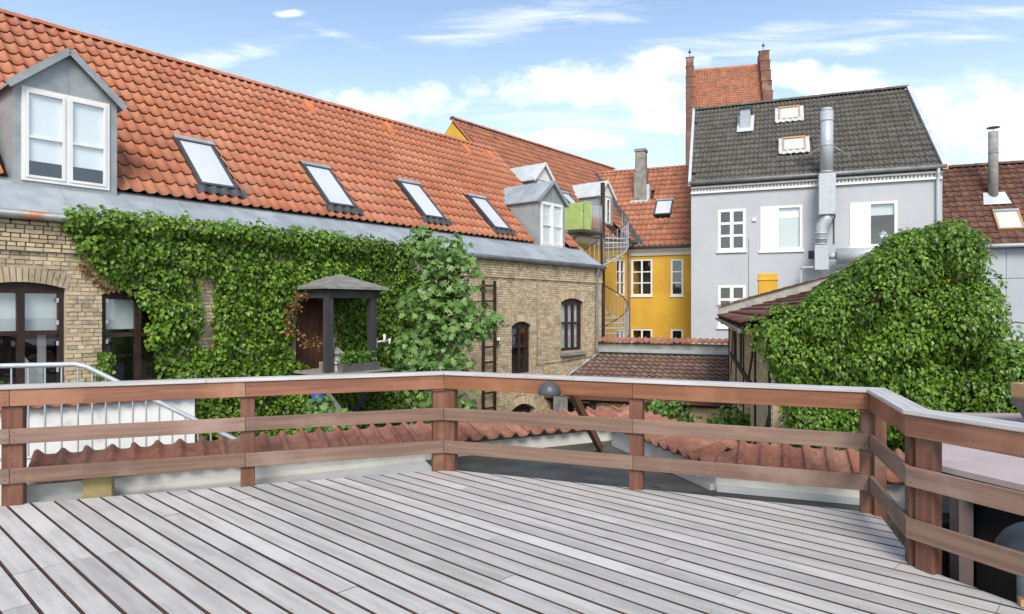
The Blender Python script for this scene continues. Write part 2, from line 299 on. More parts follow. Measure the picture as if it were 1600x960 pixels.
def bulk(name, verts, faces, mt, parent=None, smooth=False, kind='stuff'):
    me = bpy.data.meshes.new(name); verts = np.asarray(verts, dtype=np.float32); faces = np.asarray(faces, dtype=np.int32); k = faces.shape[1]
    me.vertices.add(len(verts)); me.vertices.foreach_set('co', verts.ravel()); me.loops.add(faces.size); me.loops.foreach_set('vertex_index', faces.ravel())
    me.polygons.add(len(faces)); me.polygons.foreach_set('loop_start', np.arange(0, faces.size, k, dtype=np.int32)); me.polygons.foreach_set('loop_total', np.full(len(faces), k, dtype=np.int32))
    me.polygons.foreach_set('use_smooth', np.full(len(faces), smooth)); me.materials.append(M[mt]); me.update(calc_edges=True); me.validate()
    return link(name, me, parent, None, kind)

def wall_holes(mb, x0, x1, z0, ztop, holes, y=0., depth=.12, mi=0):
    zt = ztop if callable(ztop) else (lambda x: ztop)
    xs = {x0, x1}
    for h in holes:
        xs |= {h['x0'], h['x1']}
        if h.get('arch'): xs |= {h['x0']+(h['x1']-h['x0'])*i/8 for i in range(1, 8)}
    xs = sorted(x for x in xs if x0 <= x <= x1)
    def top(h, x):
        a = h.get('arch', 0)
        if not a: return h['z1']
        t = (x-h['x0'])/(h['x1']-h['x0'])*2-1; return h['z1']+a*(1-t*t)
    for a, b in zip(xs[:-1], xs[1:]):
        if b-a < 1e-5: continue
        c = (a+b)/2; hs = sorted([h for h in holes if h['x0'] < c < h['x1']], key=lambda h: h['z0'])
        la, lb = z0, z0
        for h in hs:
            mb.add([(a,y,la),(b,y,lb),(b,y,h['z0']),(a,y,h['z0'])], [(0,1,2,3)], mi)
            ta, tb = top(h, a), top(h, b)
            mb.add([(a,y,ta),(b,y,tb),(b,y+depth,tb),(a,y+depth,ta)], [(0,1,2,3)], mi)
            mb.add([(a,y,h['z0']),(b,y,h['z0']),(b,y+depth,h['z0']),(a,y+depth,h['z0'])], [(0,3,2,1)], mi)
            la, lb = ta, tb
        mb.add([(a,y,la),(b,y,lb),(b,y,zt(b)),(a,y,zt(a))], [(0,1,2,3)], mi)
    for h in holes:
        for x in (h['x0'], h['x1']):
            mb.add([(x,y,h['z0']),(x,y+depth,h['z0']),(x,y+depth,h['z1']),(x,y,h['z1'])], [(0,1,2,3)], mi)
    return mb

def window(parent, x0, x1, z0, z1, y, cols=(1, 1), rows=(1, 1), fw=.06, bar=.05, fmat='white', gmat='glass', dep=.07, arch=0., sill=None, blinds=None, backing='interior', name='window', transom=None, panename='pane'):
    mb = MB()
    mb.box(x0, x0+fw, y, y+dep, z0, z1).box(x1-fw, x1, y, y+dep, z0, z1).box(x0+fw, x1-fw, y, y+dep, z0, z0+fw).box(x0+fw, x1-fw, y, y+dep, z1-fw, z1)
    if arch:
        n = 8; pts = [(x0+(x1-x0)*i/n, z1+arch*(1-(2*i/n-1)**2)) for i in range(n+1)]
        mb.prism([(x0, z1-.002)]+pts+[(x1, z1-.002)], y+.001, y+dep-.001, 'y')
    tw, tr = sum(cols), sum(rows); ix0, ix1, iz0, iz1 = x0+fw, x1-fw, z0+fw, z1-fw
    cx_ = [ix0+(ix1-ix0)*sum(cols[:i])/tw for i in range(len(cols)+1)]; rz = [iz0+(iz1-iz0)*sum(rows[:i])/tr for i in range(len(rows)+1)]
    for i, xx in enumerate(cx_[1:-1]): mb.box(xx-bar/2, xx+bar/2, y-.008, y+dep-.01, iz0-.001, iz1+.001)
    for j, q in enumerate(rz[1:-1]):
        bt = transom if (transom and j == len(rz)-3) else bar*.7
        mb.box(ix0-.001, ix1+.001, y-.012 if transom else y+.004, y+dep-.012, q-bt/2, q+bt/2)
    wo_ = mb.build(name, fmat, parent)
    for i in range(len(cols)):
        for j in range(len(rows)):
            a, b = cx_[i]+(bar/2 if i else 0), cx_[i+1]-(bar/2 if i < len(cols)-1 else 0); c, d = rz[j]+(bar*.35 if j else 0), rz[j+1]-(bar*.35 if j < len(rows)-1 else 0)
            MB().box(a-.004, b+.004, y+dep*.5, y+dep*.5+.006, c-.004, d+.004).build(panename, gmat, wo_)
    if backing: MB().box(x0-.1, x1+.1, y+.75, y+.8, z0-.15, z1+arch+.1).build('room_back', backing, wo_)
    if sill: MB().box(x0-.05, x1+.05, y-sill, y+.02, z0-.09, z0-.002).build('sill', fmat if fmat == 'white' else 'brick', wo_)
    if blinds:
        for (a, b, c, d, mt_) in blinds: MB().box(x0+(x1-x0)*a, x0+(x1-x0)*b, y+dep+.05, y+dep+.06, z0+(z1-z0)*c, z0+(z1-z0)*d).build('blind', mt_, wo_)
    return wo_

# --- pantiles: x across, y up the slope, z out of the roof
def pantile_mesh(name, wdt, ln, mt, roll=.045, flat=False, n=7, ex=1.6, rolls=1):
    prof = []
    for i in range(n):
        t = i/(n-1)
        z = roll*(.5+.5*cos(2*pi*(t*rolls-.12)))**ex if not flat else roll*abs(cos(pi*t))**3
        prof.append((t*(wdt+.012), z))
    ups = .048
    vs = [(x, 0, z+ups) for x, z in prof]+[(x, ln, z+.004) for x, z in prof]+[(x, .002, z+ups-.016) for x, z in prof]
    fs = [(i, i+1, n+i+1, n+i) for i in range(n-1)]+[(2*n+i, 2*n+i+1, i+1, i) for i in range(n-1)]
    me = bpy.data.meshes.new(name); me.from_pydata(vs, [], fs); me.materials.append(M[mt])
    me.polygons.foreach_set('use_smooth', [True]*(n-1)+[False]*(n-1)); me.update(); return me, np.array(vs), np.array(fs)
def roof_frame(o, xd, up):
    xd = Vector(xd).normalized(); up = Vector(up).normalized(); z = xd.cross(up)
    m = Matrix.Identity(4)
    for i in range(3): m[i][0] = xd[i]; m[i][1] = up[i]; m[i][2] = z[i]; m[i][3] = o[i]
    return m
def tile_field(roof, root, fr, W_, L_, tw, tl, mesh, mt, n_ind=300, keep=None, jit=.004, rest='remaining_tiles', name='tile'):
    me, vs, fs = mesh; wm = MAT[root.name]; cand = []
    for r in range(int(L_/tl)):
        for c in range(int(W_/tw)):
            x, y = c*tw, r*tl
            if keep and not keep(fr @ Vector((x+tw/2, y+tl/2, 0)), x, y): continue
            m = fr @ Matrix.Translation((x+random.uniform(-jit, jit)*.5, y+random.uniform(-jit, jit), random.uniform(0, jit*.6))) @ Matrix.Rotation(random.uniform(-jit, jit)*2, 4, 'Z') @ Matrix.Rotation(random.uniform(-jit, jit), 4, 'X')
            wp = wm @ m @ Vector((tw/2, tl/2, 0))
            cand.append(((not visible(wp, 5), wp.y), m))
    cand.sort(key=lambda q: q[0])
    for k, m in cand[:n_ind]: link(name, me, roof, m)
    rest_ = cand[n_ind:]
    if rest_:
        V = []; Fc = []; hv = np.c_[vs, np.ones(len(vs))]
        for i, (k, m) in enumerate(rest_): V.append((hv @ np.array(m).T)[:, :3]); Fc.append(fs+i*len(vs))
        bulk(rest, np.vstack(V), np.vstack(Fc), mt, roof, True)
def ridge_tiles(roof, a, b, r, ln, mt, name='ridge_tile'):
    a = Vector(a); b = Vector(b); n = max(1, int((b-a).length/ln)); d = (b-a).normalized(); step = (b-a).length/n
    mb = MB(); K = 6; vs = []
    for (x, rr) in ((0, r*1.06), (step+.03, r*.94)):
        for k in range(K+1): t = pi*k/K; vs.append((x, cos(t)*rr, sin(t)*rr*.85))
    mb.add(vs, [(k, k+1, K+2+k, K+1+k) for k in range(K)], 0, True)
    mb.add([(0, cos(pi*k/K)*r*q, sin(pi*k/K)*r*.85*q) for q in (1.06, .9) for k in range(K+1)], [(k, k+1, K+2+k, K+1+k) for k in range(K)])
    o0 = None; ang = atan2(d.y, d.x); el = math.asin(d.z)
    R = Matrix.Rotation(ang, 4, 'Z') @ Matrix.Rotation(-el, 4, 'Y')
    for i in range(n):
        m = Matrix.Translation(a+d*step*i+Vector((0, 0, random.uniform(-.004, .006)))) @ R
        if o0 is None: o0 = mb.build(name, mt, roof, 0, m)
        else: link(name, o0.data, roof, m)

def roof_window(parent, fr, x, y, wd, ln, apron=True, fmat='alu_dark', light=False, open_=0):
    """frame at roof coords (x,y) lower-left"""
    mb = MB(); f = .07; h = .15 if not light else .16
    for (a, b, c, d) in ((x, x+f, y, y+ln), (x+wd-f, x+wd, y, y+ln), (x+f, x+wd-f, y, y+f), (x+f, x+wd-f, y+ln-f*1.7, y+ln)): mb.box(a, b, c, d, -.02, h)
    w_ = mb.build('roof_window', fmat, parent, 0, fr)
    MB().box(x+f-.005, x+wd-f+.005, y+f-.005, y+ln-f*1.7+.005, h-.035, h-.02).build('pane', 'roofglass', w_)
    MB().box(x-.004, x+wd+.004, y+ln-f*1.5, y+ln+.01, h, h+.03).build('hood', 'zinc' if not light else fmat, w_)
    if apron:
        mb = MB(); n = 26; x0, x1 = x-.12, x+wd+.14; vs = []
        for i in range(n+1):
            xx = x0+(x1-x0)*i/n; zz_ = (.105 if not light else .125)+.022*cos(xx*2*pi/.235)
            vs += [(xx, y-.20, zz_-.012), (xx, y+.02, zz_+.02)]
        mb.add(vs, [(2*i, 2*i+2, 2*i+3, 2*i+1) for i in range(n)], 0, True); mb.build('apron', 'lead' if not light else 'zinc_light', w_)
        if light:
            for (a, b) in ((x-.14, x-.004), (x+wd+.004, x+wd+.14)): MB().box(a, b, y-.1, y+ln+.04, .05, .125).build('side_flashing', 'zinc_light', w_)
    return w_

def dormer(parent, xc, wd, yf, zb, ze, zr, plane, body='zinc_dark', roofm='zinc', win=None, gable_white=False, ov=.1, cheek_t=.08):
    """plane(z)->y where the main roof lies at height z"""
    x0, x1 = xc-wd/2, xc+wd/2; mb = MB()
    wx0, wx1, wz0, wz1 = win
    for (a, b, c, d) in ((x0, wx0, zb, ze), (wx1, x1, zb, ze), (wx0, wx1, zb, wz0), (wx0, wx1, wz1, ze)): mb.box(a, b, yf, yf+cheek_t, c, d)
    for xa, xb in ((x0, x0+cheek_t-.01), (x1-cheek_t+.01, x1)):
        mb.prism([(yf+cheek_t, zb), (yf+cheek_t, ze), (plane(ze)+.3, ze), (plane(zb)+.1, zb)], xa+.001, xb-.001, 'x')
    d_ = mb.build('dormer', body, parent)
    g = MB().prism([(x0, ze), (x1, ze), (xc, zr-.02)], yf-.001, yf+.06, 'y'); g.box(xc-.006, xc+.006, yf-.008, yf, ze+.02, zr-.08)
    g.build('gable', 'white' if gable_white else body, d_)
    sl_ = (zr-ze)/(wd/2)
    for sgn in (-1, 1):
        xe = xc+sgn*(wd/2+ov); zee = ze-ov*sl_; t = .045
        pts = [(xc, yf-ov, zr), (xe, yf-ov, zee), (xe, plane(zee)+.12, zee), (xc, plane(zr)+.12, zr)]
        m2 = MB().add([(*p[:2], p[2]) for p in pts]+[(p[0], p[1], p[2]+t) for p in pts], [(0,1,2,3),(7,6,5,4),(0,4,5,1),(1,5,6,2),(2,6,7,3),(3,7,4,0)])
        L_ = plane(zr)-yf
        for q in (.5,) if L_ < 2 else (.36, .7):
            ya = yf+L_*q
            m2.add([(xc, ya-.012, zr+t), (xc, ya+.012, zr+t), (xe, ya+.012, zee+t), (xe, ya-.012, zee+t), (xc, ya-.012, zr+t+.025), (xc, ya+.012, zr+t+.025), (xe, ya+.012, zee+t+.025), (xe, ya-.012, zee+t+.025)],
                   [(4,5,6,7),(0,4,7,3),(1,2,6,5),(3,7,6,2)])
        m2.build('dormer_roof', roofm, d_)
        MB().obox((xc, yf-ov-.012, zr+t*.3), (xe, yf-ov-.012, zee+t*.3), .02, .11, (0, 0, 1)).build('barge_board', 'white' if gable_white else 'zinc_dark', d_)
    return d_

# --- foliage
LEAF = {'ivy': (np.array([(0,0,0),(-.42,.18,.06),(-.30,.62,.05),(0,1.0,-.06),(.30,.62,.05),(.42,.18,.06),(0,.45,-.05)]), np.array([(0,6,1),(1,6,2),(2,6,3),(3,6,4),(4,6,5),(5,6,0)])),
        'narrow': (np.array([(0,0,0),(-.33,.4,.07),(0,1.0,-.08),(.33,.4,.07)]), np.array([(0,2,1),(0,3,2)])),
        'maple': (np.array([(0,.05,0),(-.22,-.02,.02),(-.55,.22,.03),(-.30,.36,0),(-.46,.74,.02),(-.16,.60,-.02),(0,1.05,-.07),(.16,.60,-.02),(.46,.74,.02),(.30,.36,0),(.55,.22,.03),(.22,-.02,.02),(0,.36,-.035)]),
                  np.array([(i, 12, (i+1) if i < 11 else 0) for i in range(12)]))}
def leaves_np(kind, P, Nn, size, droop=.6, tilt=.5):
    """P points, Nn outward normals, size array -> verts, faces"""
    tv, tf = LEAF[kind]; n = len(P)
    Nn = Nn+RS.normal(0, tilt*.5, (n, 3)); Nn /= np.linalg.norm(Nn, axis=1)[:, None]+1e-9
    down = np.tile(np.array([[0, 0, -1.0]]), (n, 1))*droop+RS.normal(0, .45, (n, 3))+Nn*.25
    Yd = down-Nn*(down*Nn).sum(1)[:, None]; Yd /= np.linalg.norm(Yd, axis=1)[:, None]+1e-9
    X = np.cross(Yd, Nn)
    V = P[:, None, :]+size[:, None, None]*(tv[None, :, 0, None]*X[:, None, :]+tv[None, :, 1, None]*Yd[:, None, :]+tv[None, :, 2, None]*Nn[:, None, :])
    Fc = tf[None]+(np.arange(n)*len(tv))[:, None, None]
    return V.reshape(-1, 3), Fc.reshape(-1, 3)
def clump_leaves(clumps, dens, outward, halfspace=True):
    """clumps: list of (center, radius); outward: function(center)->unit normal. sample leaves on the outer side of each clump"""
    P = []; Nn = []
    for c, r in clumps:
        k = max(4, int(dens*r*r*6)); d = RS.normal(0, 1, (k, 3)); d /= np.linalg.norm(d, axis=1)[:, None]
        o = np.array(outward(c)); s_ = (d*o).sum(1); d[s_ < -.15] *= -1
        rr = r*(.72+.3*RS.rand(k))
        P.append(np.array(c)+d*rr[:, None]); Nn.append(d*.75+o*.35+np.array([0, 0, .25]))
    return np.vstack(P), np.vstack(Nn)
print('helpers ok')

# ================================================================== ground and terrace
structure(MB().box(-400, 400, -400, 400, -.3, 0).build('ground', 'paving'))
TB = [(-7.5, -2.5), (4.5, -2.5), (4.5, -.3), (2.60, 4.16), (2.97, 5.30), (4.2, 5.40), (1.9, 6.28), (1.27, 8.4), (-4.12, 5.69), (-7.5, 3.98)]
structure(MB().prism(TB, 0, 3.5, 'z').build('terrace_roof', 'felt'))
DECKZ = 3.6
RV = [Vector((-6.0, 4.84)), Vector((-.67, 6.7)), Vector((2.87, 5.27)), Vector((2.52, 4.17)), Vector((3.45, 1.97))]
DP = [(-6.2, 4.77), (-.67, 6.7), (2.87, 5.27), (2.52, 4.17), (4.4, -.3), (4.4, -2.2), (-6.2, -2.2)]
deck = structure(MB().prism(DP, 3.505, 3.54, 'z').build('deck', 'joist'))
def clip(poly, nx, ny, c, sgn):
    out = []
    for i in range(len(poly)):
        p, q = poly[i], poly[(i+1) % len(poly)]; a = (p[0]*nx+p[1]*ny-c)*sgn; b = (q[0]*nx+q[1]*ny-c)*sgn
        if a >= 0: out.append(p)
        if (a > 0 and b < 0) or (a < 0 and b > 0): t = a/(a-b); out.append((p[0]+(q[0]-p[0])*t, p[1]+(q[1]-p[1])*t))
    return out
bd = Vector((-.731, .682)).normalized(); bn = Vector((bd.y, -bd.x))
pitch = .149; k0 = int(min(Vector(p).dot(bn) for p in DP)/pitch)-1; k1 = int(max(Vector(p).dot(bn) for p in DP)/pitch)+1
brot = Matrix.Rotation(atan2(bd.y, bd.x), 4, 'Z')
for k in range(k0, k1+1):
    c = k*pitch; strip = clip(clip(DP, bn.x, bn.y, c, 1), bn.x, bn.y, c+pitch-.009, -1)
    if len(strip) < 3: continue
    a0 = min(Vector(p).dot(bd) for p in strip); a1 = max(Vector(p).dot(bd) for p in strip); cuts = [a0-1]; a = math.floor(a0/.55)*.55-random.choice((0, .55, 1.1, 1.65, 2.2, 2.75))
    while a < a1: cuts.append(a); a += .55*random.choice((5, 6, 7, 8))
    cuts.append(a1+1)
    for s0, s1 in zip(cuts[:-1], cuts[1:]):
        seg = clip(clip(strip, bd.x, bd.y, s0+.0012, 1), bd.x, bd.y, s1-.0012, -1)
        if len(seg) < 3: continue
        loc = [(Vector(p).dot(bd), -Vector(p).dot(bn)) for p in seg]; ox = sum(p[0] for p in loc)/len(loc); oy = -(c+pitch/2)
        mb = MB(); lp = [(p[0]-ox, p[1]-oy) for p in loc]; n = len(lp)
        cy = lambda y, e: max(-pitch/2+e, min(pitch/2-.009-e, y))
        zt = random.uniform(-.0015, .0015)
        vs = [(x, y, -.026) for x, y in lp]+[(x, y, zt-.003) for x, y in lp]+[(x, cy(y, .0025), zt) for x, y in lp]
        mb.add(vs, [tuple(range(2*n, 3*n))]); b0 = len(mb.v)-3*n; mb.f += [(b0+i+q*n, b0+(i+1) % n+q*n, b0+(q+1)*n+(i+1) % n, b0+(q+1)*n+i) for i in range(n) for q in (0, 1)]; mb.m += [2]*(2*n); mb.sm += [False]*(2*n)
        j = math.ceil((min(p[0] for p in loc)+.03)/.55)*.55
        while j < max(p[0] for p in loc):
            for dx_ in ((.022, -.022) if min(abs(j-s0), abs(j-s1)) < .05 else (0,)):
                for yy in (-.042, .045):
                    if inpoly(j+dx_-ox, yy, lp): mb.add([(j+dx_-ox+.0042*cos(t*pi/3), yy+.0042*sin(t*pi/3), zt+.0008) for t in range(6)], [tuple(range(6))], 1)
            j += .55
        p0 = bd*ox+bn*(c+pitch/2)
        mb.build('plank', ['deck', 'lead', 'plankside'], deck, 0, Matrix.Translation((p0.x, p0.y, DECKZ)) @ brot)

# ------------------------------------------------------------------ railing
rail = thing('deck_railing', 'weathered hardwood railing with grey capping around the timber deck', 'railing', (0, 0, DECKZ))
def offs(d):
    out = []
    for i, p in enumerate(RV):
        ns = []
        for a, b in ((i-1, i), (i, i+1)):
            if a >= 0 and b < len(RV): t = (RV[b]-RV[a]).normalized(); ns.append(Vector((t.y, -t.x)))
        m = sum(ns, Vector((0, 0))).normalized(); out.append(p+m*d/m.dot(ns[0]))
    return out
def board(a, b, z0, z1, th, mt, name, inw):
    """a,b 2D end points of the board's inner face, thickness outward"""
    a = Vector(a); b = Vector(b); d = (b-a); L_ = d.length; ang = atan2(d.y, d.x)
    mb = MB().box(0, L_, 0, th, 0, z1-z0)
    for xs in (.03, L_-.03):
        for zz_ in (.25, .75): mb.add([(xs+.005*cos(t*pi/3), -.0012, (z1-z0)*zz_+.005*sin(t*pi/3)) for t in range(6)], [tuple(range(6))], 1)
    return mb.build(name, [mt, 'lead'], rail, .003, Matrix.Translation((a.x, a.y, z0-DECKZ)) @ Matrix.Rotation(ang, 4, 'Z'))
inner, mid_, outer = offs(.075), offs(.047), offs(-.06)
capi, capo = offs(.092), offs(-.062)
SPL = [[.36, .676], [.503], [], [.46]]
for s in range(4):
    ts = [0]+SPL[s]+[1]
    for t0, t1 in zip(ts[:-1], ts[1:]):
        g0 = .0015; a = inner[s].lerp(inner[s+1], t0); b = inner[s].lerp(inner[s+1], t1); dd = (b-a).normalized()*g0
        board(a+dd, b-dd, 4.412, 4.545, .028, 'rail', 'top_rail', 1)
        board(a+dd, b-dd, 4.105, 4.227, .028, 'rail_grey', 'middle_rail', 1)
        board(a+dd, b-dd, 3.782, 3.905, .028, 'rail_grey', 'bottom_rail', 1)
    cs = [0]+{0: [.62], 1: [.36], 2: [], 3: []}[s]+[1]
    for t0, t1 in zip(cs[:-1], cs[1:]):
        p = [capi[s].lerp(capi[s+1], t0), capi[s].lerp(capi[s+1], t1), capo[s].lerp(capo[s+1], t1), capo[s].lerp(capo[s+1], t0)]
        d = p[1]-p[0]; ang = atan2(d.y, d.x); inv = Matrix.Rotation(-ang, 2)
        lp = [inv @ (q-p[0]) for q in p]; e = .0012; lp = [(q.x+(e if i in (0, 3) else -e), q.y) for i, q in enumerate(lp)]
        MB().prism(lp, 0, .03, 'z').build('cap_board', 'cap', rail, .004, Matrix.Translation((p[0].x, p[0].y, 4.548-DECKZ)) @ Matrix.Rotation(ang, 4, 'Z'))
def post(p, d, wd, z1=4.546, dep=.09):
    ang = atan2(d.y, d.x)
    MB().box(-wd/2, wd/2, -dep/2, dep/2, -.09, z1-DECKZ).build('post', 'rail_post', rail, .004, Matrix.Translation((p.x, p.y, 0)) @ Matrix.Rotation(ang, 4, 'Z'))
dirs = [(RV[i+1]-RV[i]).normalized() for i in range(4)]
post(RV[0].lerp(RV[1], .36), dirs[0], .15); post(RV[0].lerp(RV[1], .676), dirs[0], .12); post(RV[1].lerp(RV[2], .503), dirs[1], .12); post(RV[3].lerp(RV[4], .46), dirs[3], .12)
post(RV[0].lerp(RV[1], .02), dirs[0], .12)
for i in (1, 2, 3):
    post(RV[i]-dirs[i-1]*.068, dirs[i-1], .115, 4.41 if i < 3 else 4.546); post(RV[i]+dirs[i]*.068, dirs[i], .115 if i != 2 else .06, 4.546, .085)
for i in (1, 2):
    p = RV[i]-dirs[i-1]*.05; nn = Vector((dirs[i-1].y, -dirs[i-1].x)); q = p+nn*.03
    MB().box(-.085, .085, -.035, .035, 0, .022).build('post_cap', 'rail', rail, .004, Matrix.Translation((q.x, q.y, 4.388-DECKZ)) @ Matrix.Rotation(atan2(dirs[i-1].y, dirs[i-1].x), 4, 'Z'))
MB().obox((.52, 6.32, 4.5-DECKZ), (1.06, 8.02, 3.52-DECKZ), .10, .05, (.9, -.3, 0)).build('brace', 'rail', rail, .003)
lp_ = inner[1].lerp(inner[2], .298); n1 = Vector((dirs[1].y, -dirs[1].x)); lq = lp_+n1*.03
lamp = thing('dome_lamp', 'small grey half dome lamp fixed to the rail beside the diagonal brace', 'lamp', (lq.x, lq.y, 4.415), math.degrees(atan2(dirs[1].y, dirs[1].x)))
MB().lathe([(.001, .115), (.03, .112), (.06, .1), (.085, .075), (.1, .04), (.105, 0), (.1, -.004), (.08, .0)], n=24).build('shade', 'domegrey', lamp)
MB().lathe([(.001, .03), (.05, .03), (.06, .01), (.06, -.002)], n=16).build('bulb_cover', 'white', lamp)
MB().box(-.03, .03, .028, .034, .02, .10).build('bracket', 'domegrey', lamp)

# ------------------------------------------------------------------ tile-coped parapet wall round the flat roof
par = thing('coped_parapet', 'low pale rendered wall topped with mossy red pantiles just outside the railing', 'wall')
PT = [Vector((-4.12, 5.69)), Vector((1.27, 8.4)), Vector((1.9, 6.28)), Vector((4.2, 5.4))]
ctm = pantile_mesh('coping_pantile', .19, .54, 'tile_cop', .062, n=11, ex=2.6)
for i in range(3):
    a, b = PT[i], PT[i+1]; d = (b-a).normalized(); out = Vector((-d.y, d.x)); L_ = (b-a).length; A = math.degrees(atan2(d.y, d.x))
    m = Matrix.Translation((a.x, a.y, 0)) @ Matrix.Rotation(atan2(d.y, d.x), 4, 'Z')
    e0, e1 = (0, .30) if i == 0 else ((-.0, -.02) if i == 1 else (.0, 0))
    wl = MB().prism([(0, .2), (.30, .2), (.30, 3.715), (0, 3.70)], e0 if i else 0, L_+e1, 'x').build('wall', 'cream', par, 0, m)
    if i: MB().box(.02, L_-.01, -.05, -.002, 3.505, 3.56).build('flashing', 'zinc_light', wl)
    else: MB().prism([(-.46, 3.502), (-.03, 3.56), (-.002, 3.60), (-.002, 3.5)], .0, 3.55, 'x').build('flashing', 'cream', wl); MB().box(3.56, L_-.02, -.035, -.002, 3.5, 3.56).build('flashing', 'felt', wl)
    bs = MB(); 
    MAT['tmp'] = m
    n = int(L_/.19); sl_ = .40
    planes = []
    for j, keep in ((i, 1), (i+1, -1)):
        if 0 < j < 3:
            o1 = (PT[j]-PT[j-1]).normalized(); o2 = (PT[j+1]-PT[j]).normalized(); bi = Vector((-o1.y-o2.y, o1.x+o2.x)).normalized()
            nrm = Vector((bi.y, -bi.x, 0)); nrm = nrm*(1 if nrm.dot(Vector((d.x, d.y, 0)))*keep > 0 else -1)
            mi_ = m.inverted(); planes.append((mi_ @ Vector((PT[j].x, PT[j].y, 0)), mi_.to_3x3() @ nrm))
    for c in range(-4 if i else 0, n+5):
        x = c*.19+.01
        if x > L_ and i == 2: continue
        mm = roof_frame((x, -.09, 3.70), (1, 0, 0), (0, 1, .34)) @ Matrix.Translation((random.uniform(-.004, .004), random.uniform(-.01, .01), random.uniform(0, .005))) @ Matrix.Rotation(random.uniform(-.02, .02), 4, 'Z')
        pv = [mm @ v.co for v in ctm[0].vertices]; cut = False; gone = False
        for co, no in planes:
            ds = [(p-co).dot(no) for p in pv]
            if max(ds) < .01: gone = True
            elif min(ds) < 0: cut = True
        if gone: continue
        if not cut: link('tile', ctm[0], wl, mm); continue
        bm = bmesh.new(); bm.from_mesh(ctm[0]); bm.transform(mm)
        for co, no in planes: bmesh.ops.bisect_plane(bm, geom=bm.verts[:]+bm.edges[:]+bm.faces[:], plane_co=co, plane_no=no, clear_inner=True)
        me = bpy.data.meshes.new('cut_tile'); bm.to_mesh(me); bm.free(); me.materials.clear(); me.materials.append(M['tile_cop'])
        if len(me.polygons): link('tile', me, wl)
bi = Vector((.734, .679)); oB = Vector((.9585, .2849)); sB = .34*oB.dot(bi); pn = Vector((-bi.y, bi.x))
vv = []
for t_ in (-.1, .42):
    for w_ in (-.09, 0, .09): q = PT[2]+bi*t_+pn*w_; vv.append((q.x, q.y, 3.725+.34*.09+sB*t_-(.0 if w_ else .012)))
MB().add(vv, [(0, 1, 4, 3), (1, 2, 5, 4)]).build('valley_strip', 'tile_cop', par)
blk = MB().box(-.11, .11, -.05, .05, -.12, .2).build('wood_block', 'mossywood', None, .006); blk.location = (-3.56, 5.79, 3.56); blk.rotation_euler.z = radians(19)
tag(blk, 'mossy square timber block standing at the deck edge against the parapet', 'block')

# ------------------------------------------------------------------ pink flat-roofed shed beyond the right rail
shed = thing('flat_roof_shed', 'low shed with a pinkish grey flat roof and underside blackened as shade beside the deck', 'shed', (0, 0, 3.5))
SP = [(2.99, 4.80), (3.04, 4.62), (3.46, 3.5), (4.1, 2.2), (8.5, 2.2), (8.5, 6.9), (4.42, 7.15)]
MB().prism(SP, .56, .60, 'z').build('roof', 'pinkfelt', shed)
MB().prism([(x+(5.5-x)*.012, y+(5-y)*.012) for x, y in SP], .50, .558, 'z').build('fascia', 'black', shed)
MB().box(3.10, 3.20, 4.66, 4.76, -3.5, .50).build('pillar', 'mauve', shed)
MB().obox((3.28, 4.72, -1.5), (3.62, 3.85, -1.5), .05, 3.99).obox((3.62, 3.85, -1.5), (4.3, 2.3, -1.5), .05, 3.99).obox((3.28, 4.76, -1.5), (4.6, 6.95, -1.5), .05, 3.99).build('back_wall', 'black', shed)  # added black sheets just inside the edge, standing in for the shaded void
dome = thing('vent_dome', 'dark green grey rounded dome cowl beneath the pink roof edge', 'vent', (2.95, 3.78, 3.5))
MB().lathe([(.001, .50), (.05, .493), (.10, .47), (.15, .43), (.185, .37), (.2, .30), (.2, .26), (.19, .255)], n=28).build('cowl', 'domegrey', dome)
MB().lathe([(.09, .36), (.09, -3.46), (.16, -3.5)], n=16).build('pipe', 'galv', dome)
off = MB().box(-.07, .07, -.035, .035, 0, .04).build('timber_offcut', 'palewood', None, .004); off.location = (2.80, 3.60, 3.602); off.rotation_euler.z = radians(-24)
tag(off, 'short pale timber offcut lying on the deck edge near the dome cowl', 'offcut')
pl = thing('trough_planter', 'grey tapered trough with pale wooden rim standing on the pink roof', 'planter', (5.08, 6.2, 4.1), 8)
MB().add([(-.20,-.15,0),(.7,-.15,0),(.7,.15,0),(-.2,.15,0),(-.34,-.22,.26),(.85,-.22,.26),(.85,.22,.26),(-.34,.22,.26)], [(0,3,2,1),(0,1,5,4),(1,2,6,5),(2,3,7,6),(3,0,4,7),(4,5,6,7)]).build('trough', 'planter', pl)
MB().box(-.30, .88, -.245, -.15, .262, .40).box(-.30, .88, .15, .245, .262, .40).box(-.30, -.2, -.149, .149, .262, .40).box(.78, .88, -.149, .149, .262, .40).build('rim', 'palewood', pl, .004)

# ================================================================== long brick building with orange roof
LB = thing('brick_building', 'long buff brick building with orange pantile roof, dormers and ivy', 'building', (3.096, 23.22, 0), 50.8)
H1 = dict(x0=-17.30, x1=-16.15, z0=3.95, z1=5.52, arch=.09); H2 = dict(x0=-15.62, x1=-14.45, z0=3.90, z1=5.44, arch=.10)
HD = dict(x0=-4.9, x1=-3.99, z0=3.3, z1=4.70, arch=.13); HR = dict(x0=-2.42, x1=-1.17, z0=3.85, z1=5.42, arch=.12)
HS = dict(x0=-6.84, x1=-6.5, z0=4.85, z1=5.22); HA = dict(x0=-5.0, x1=-3.8, z0=.2, z1=2.2, arch=.2); HG = dict(x0=-11.98, x1=-11.10, z0=3.92, z1=5.62)
HOL = [H1, H2, HD, HR, HS, HA, HG]
XL = -21.0
mb = wall_holes(MB(), XL, 0, 0, 6.62, HOL, .014, .22)
mb.add([(XL, .014, 0), (XL, 9.9, 0), (XL, 9.9, 6.6), (XL, 4.97, 11.1), (XL, .014, 6.62)], [(0, 1, 2, 3, 4)])
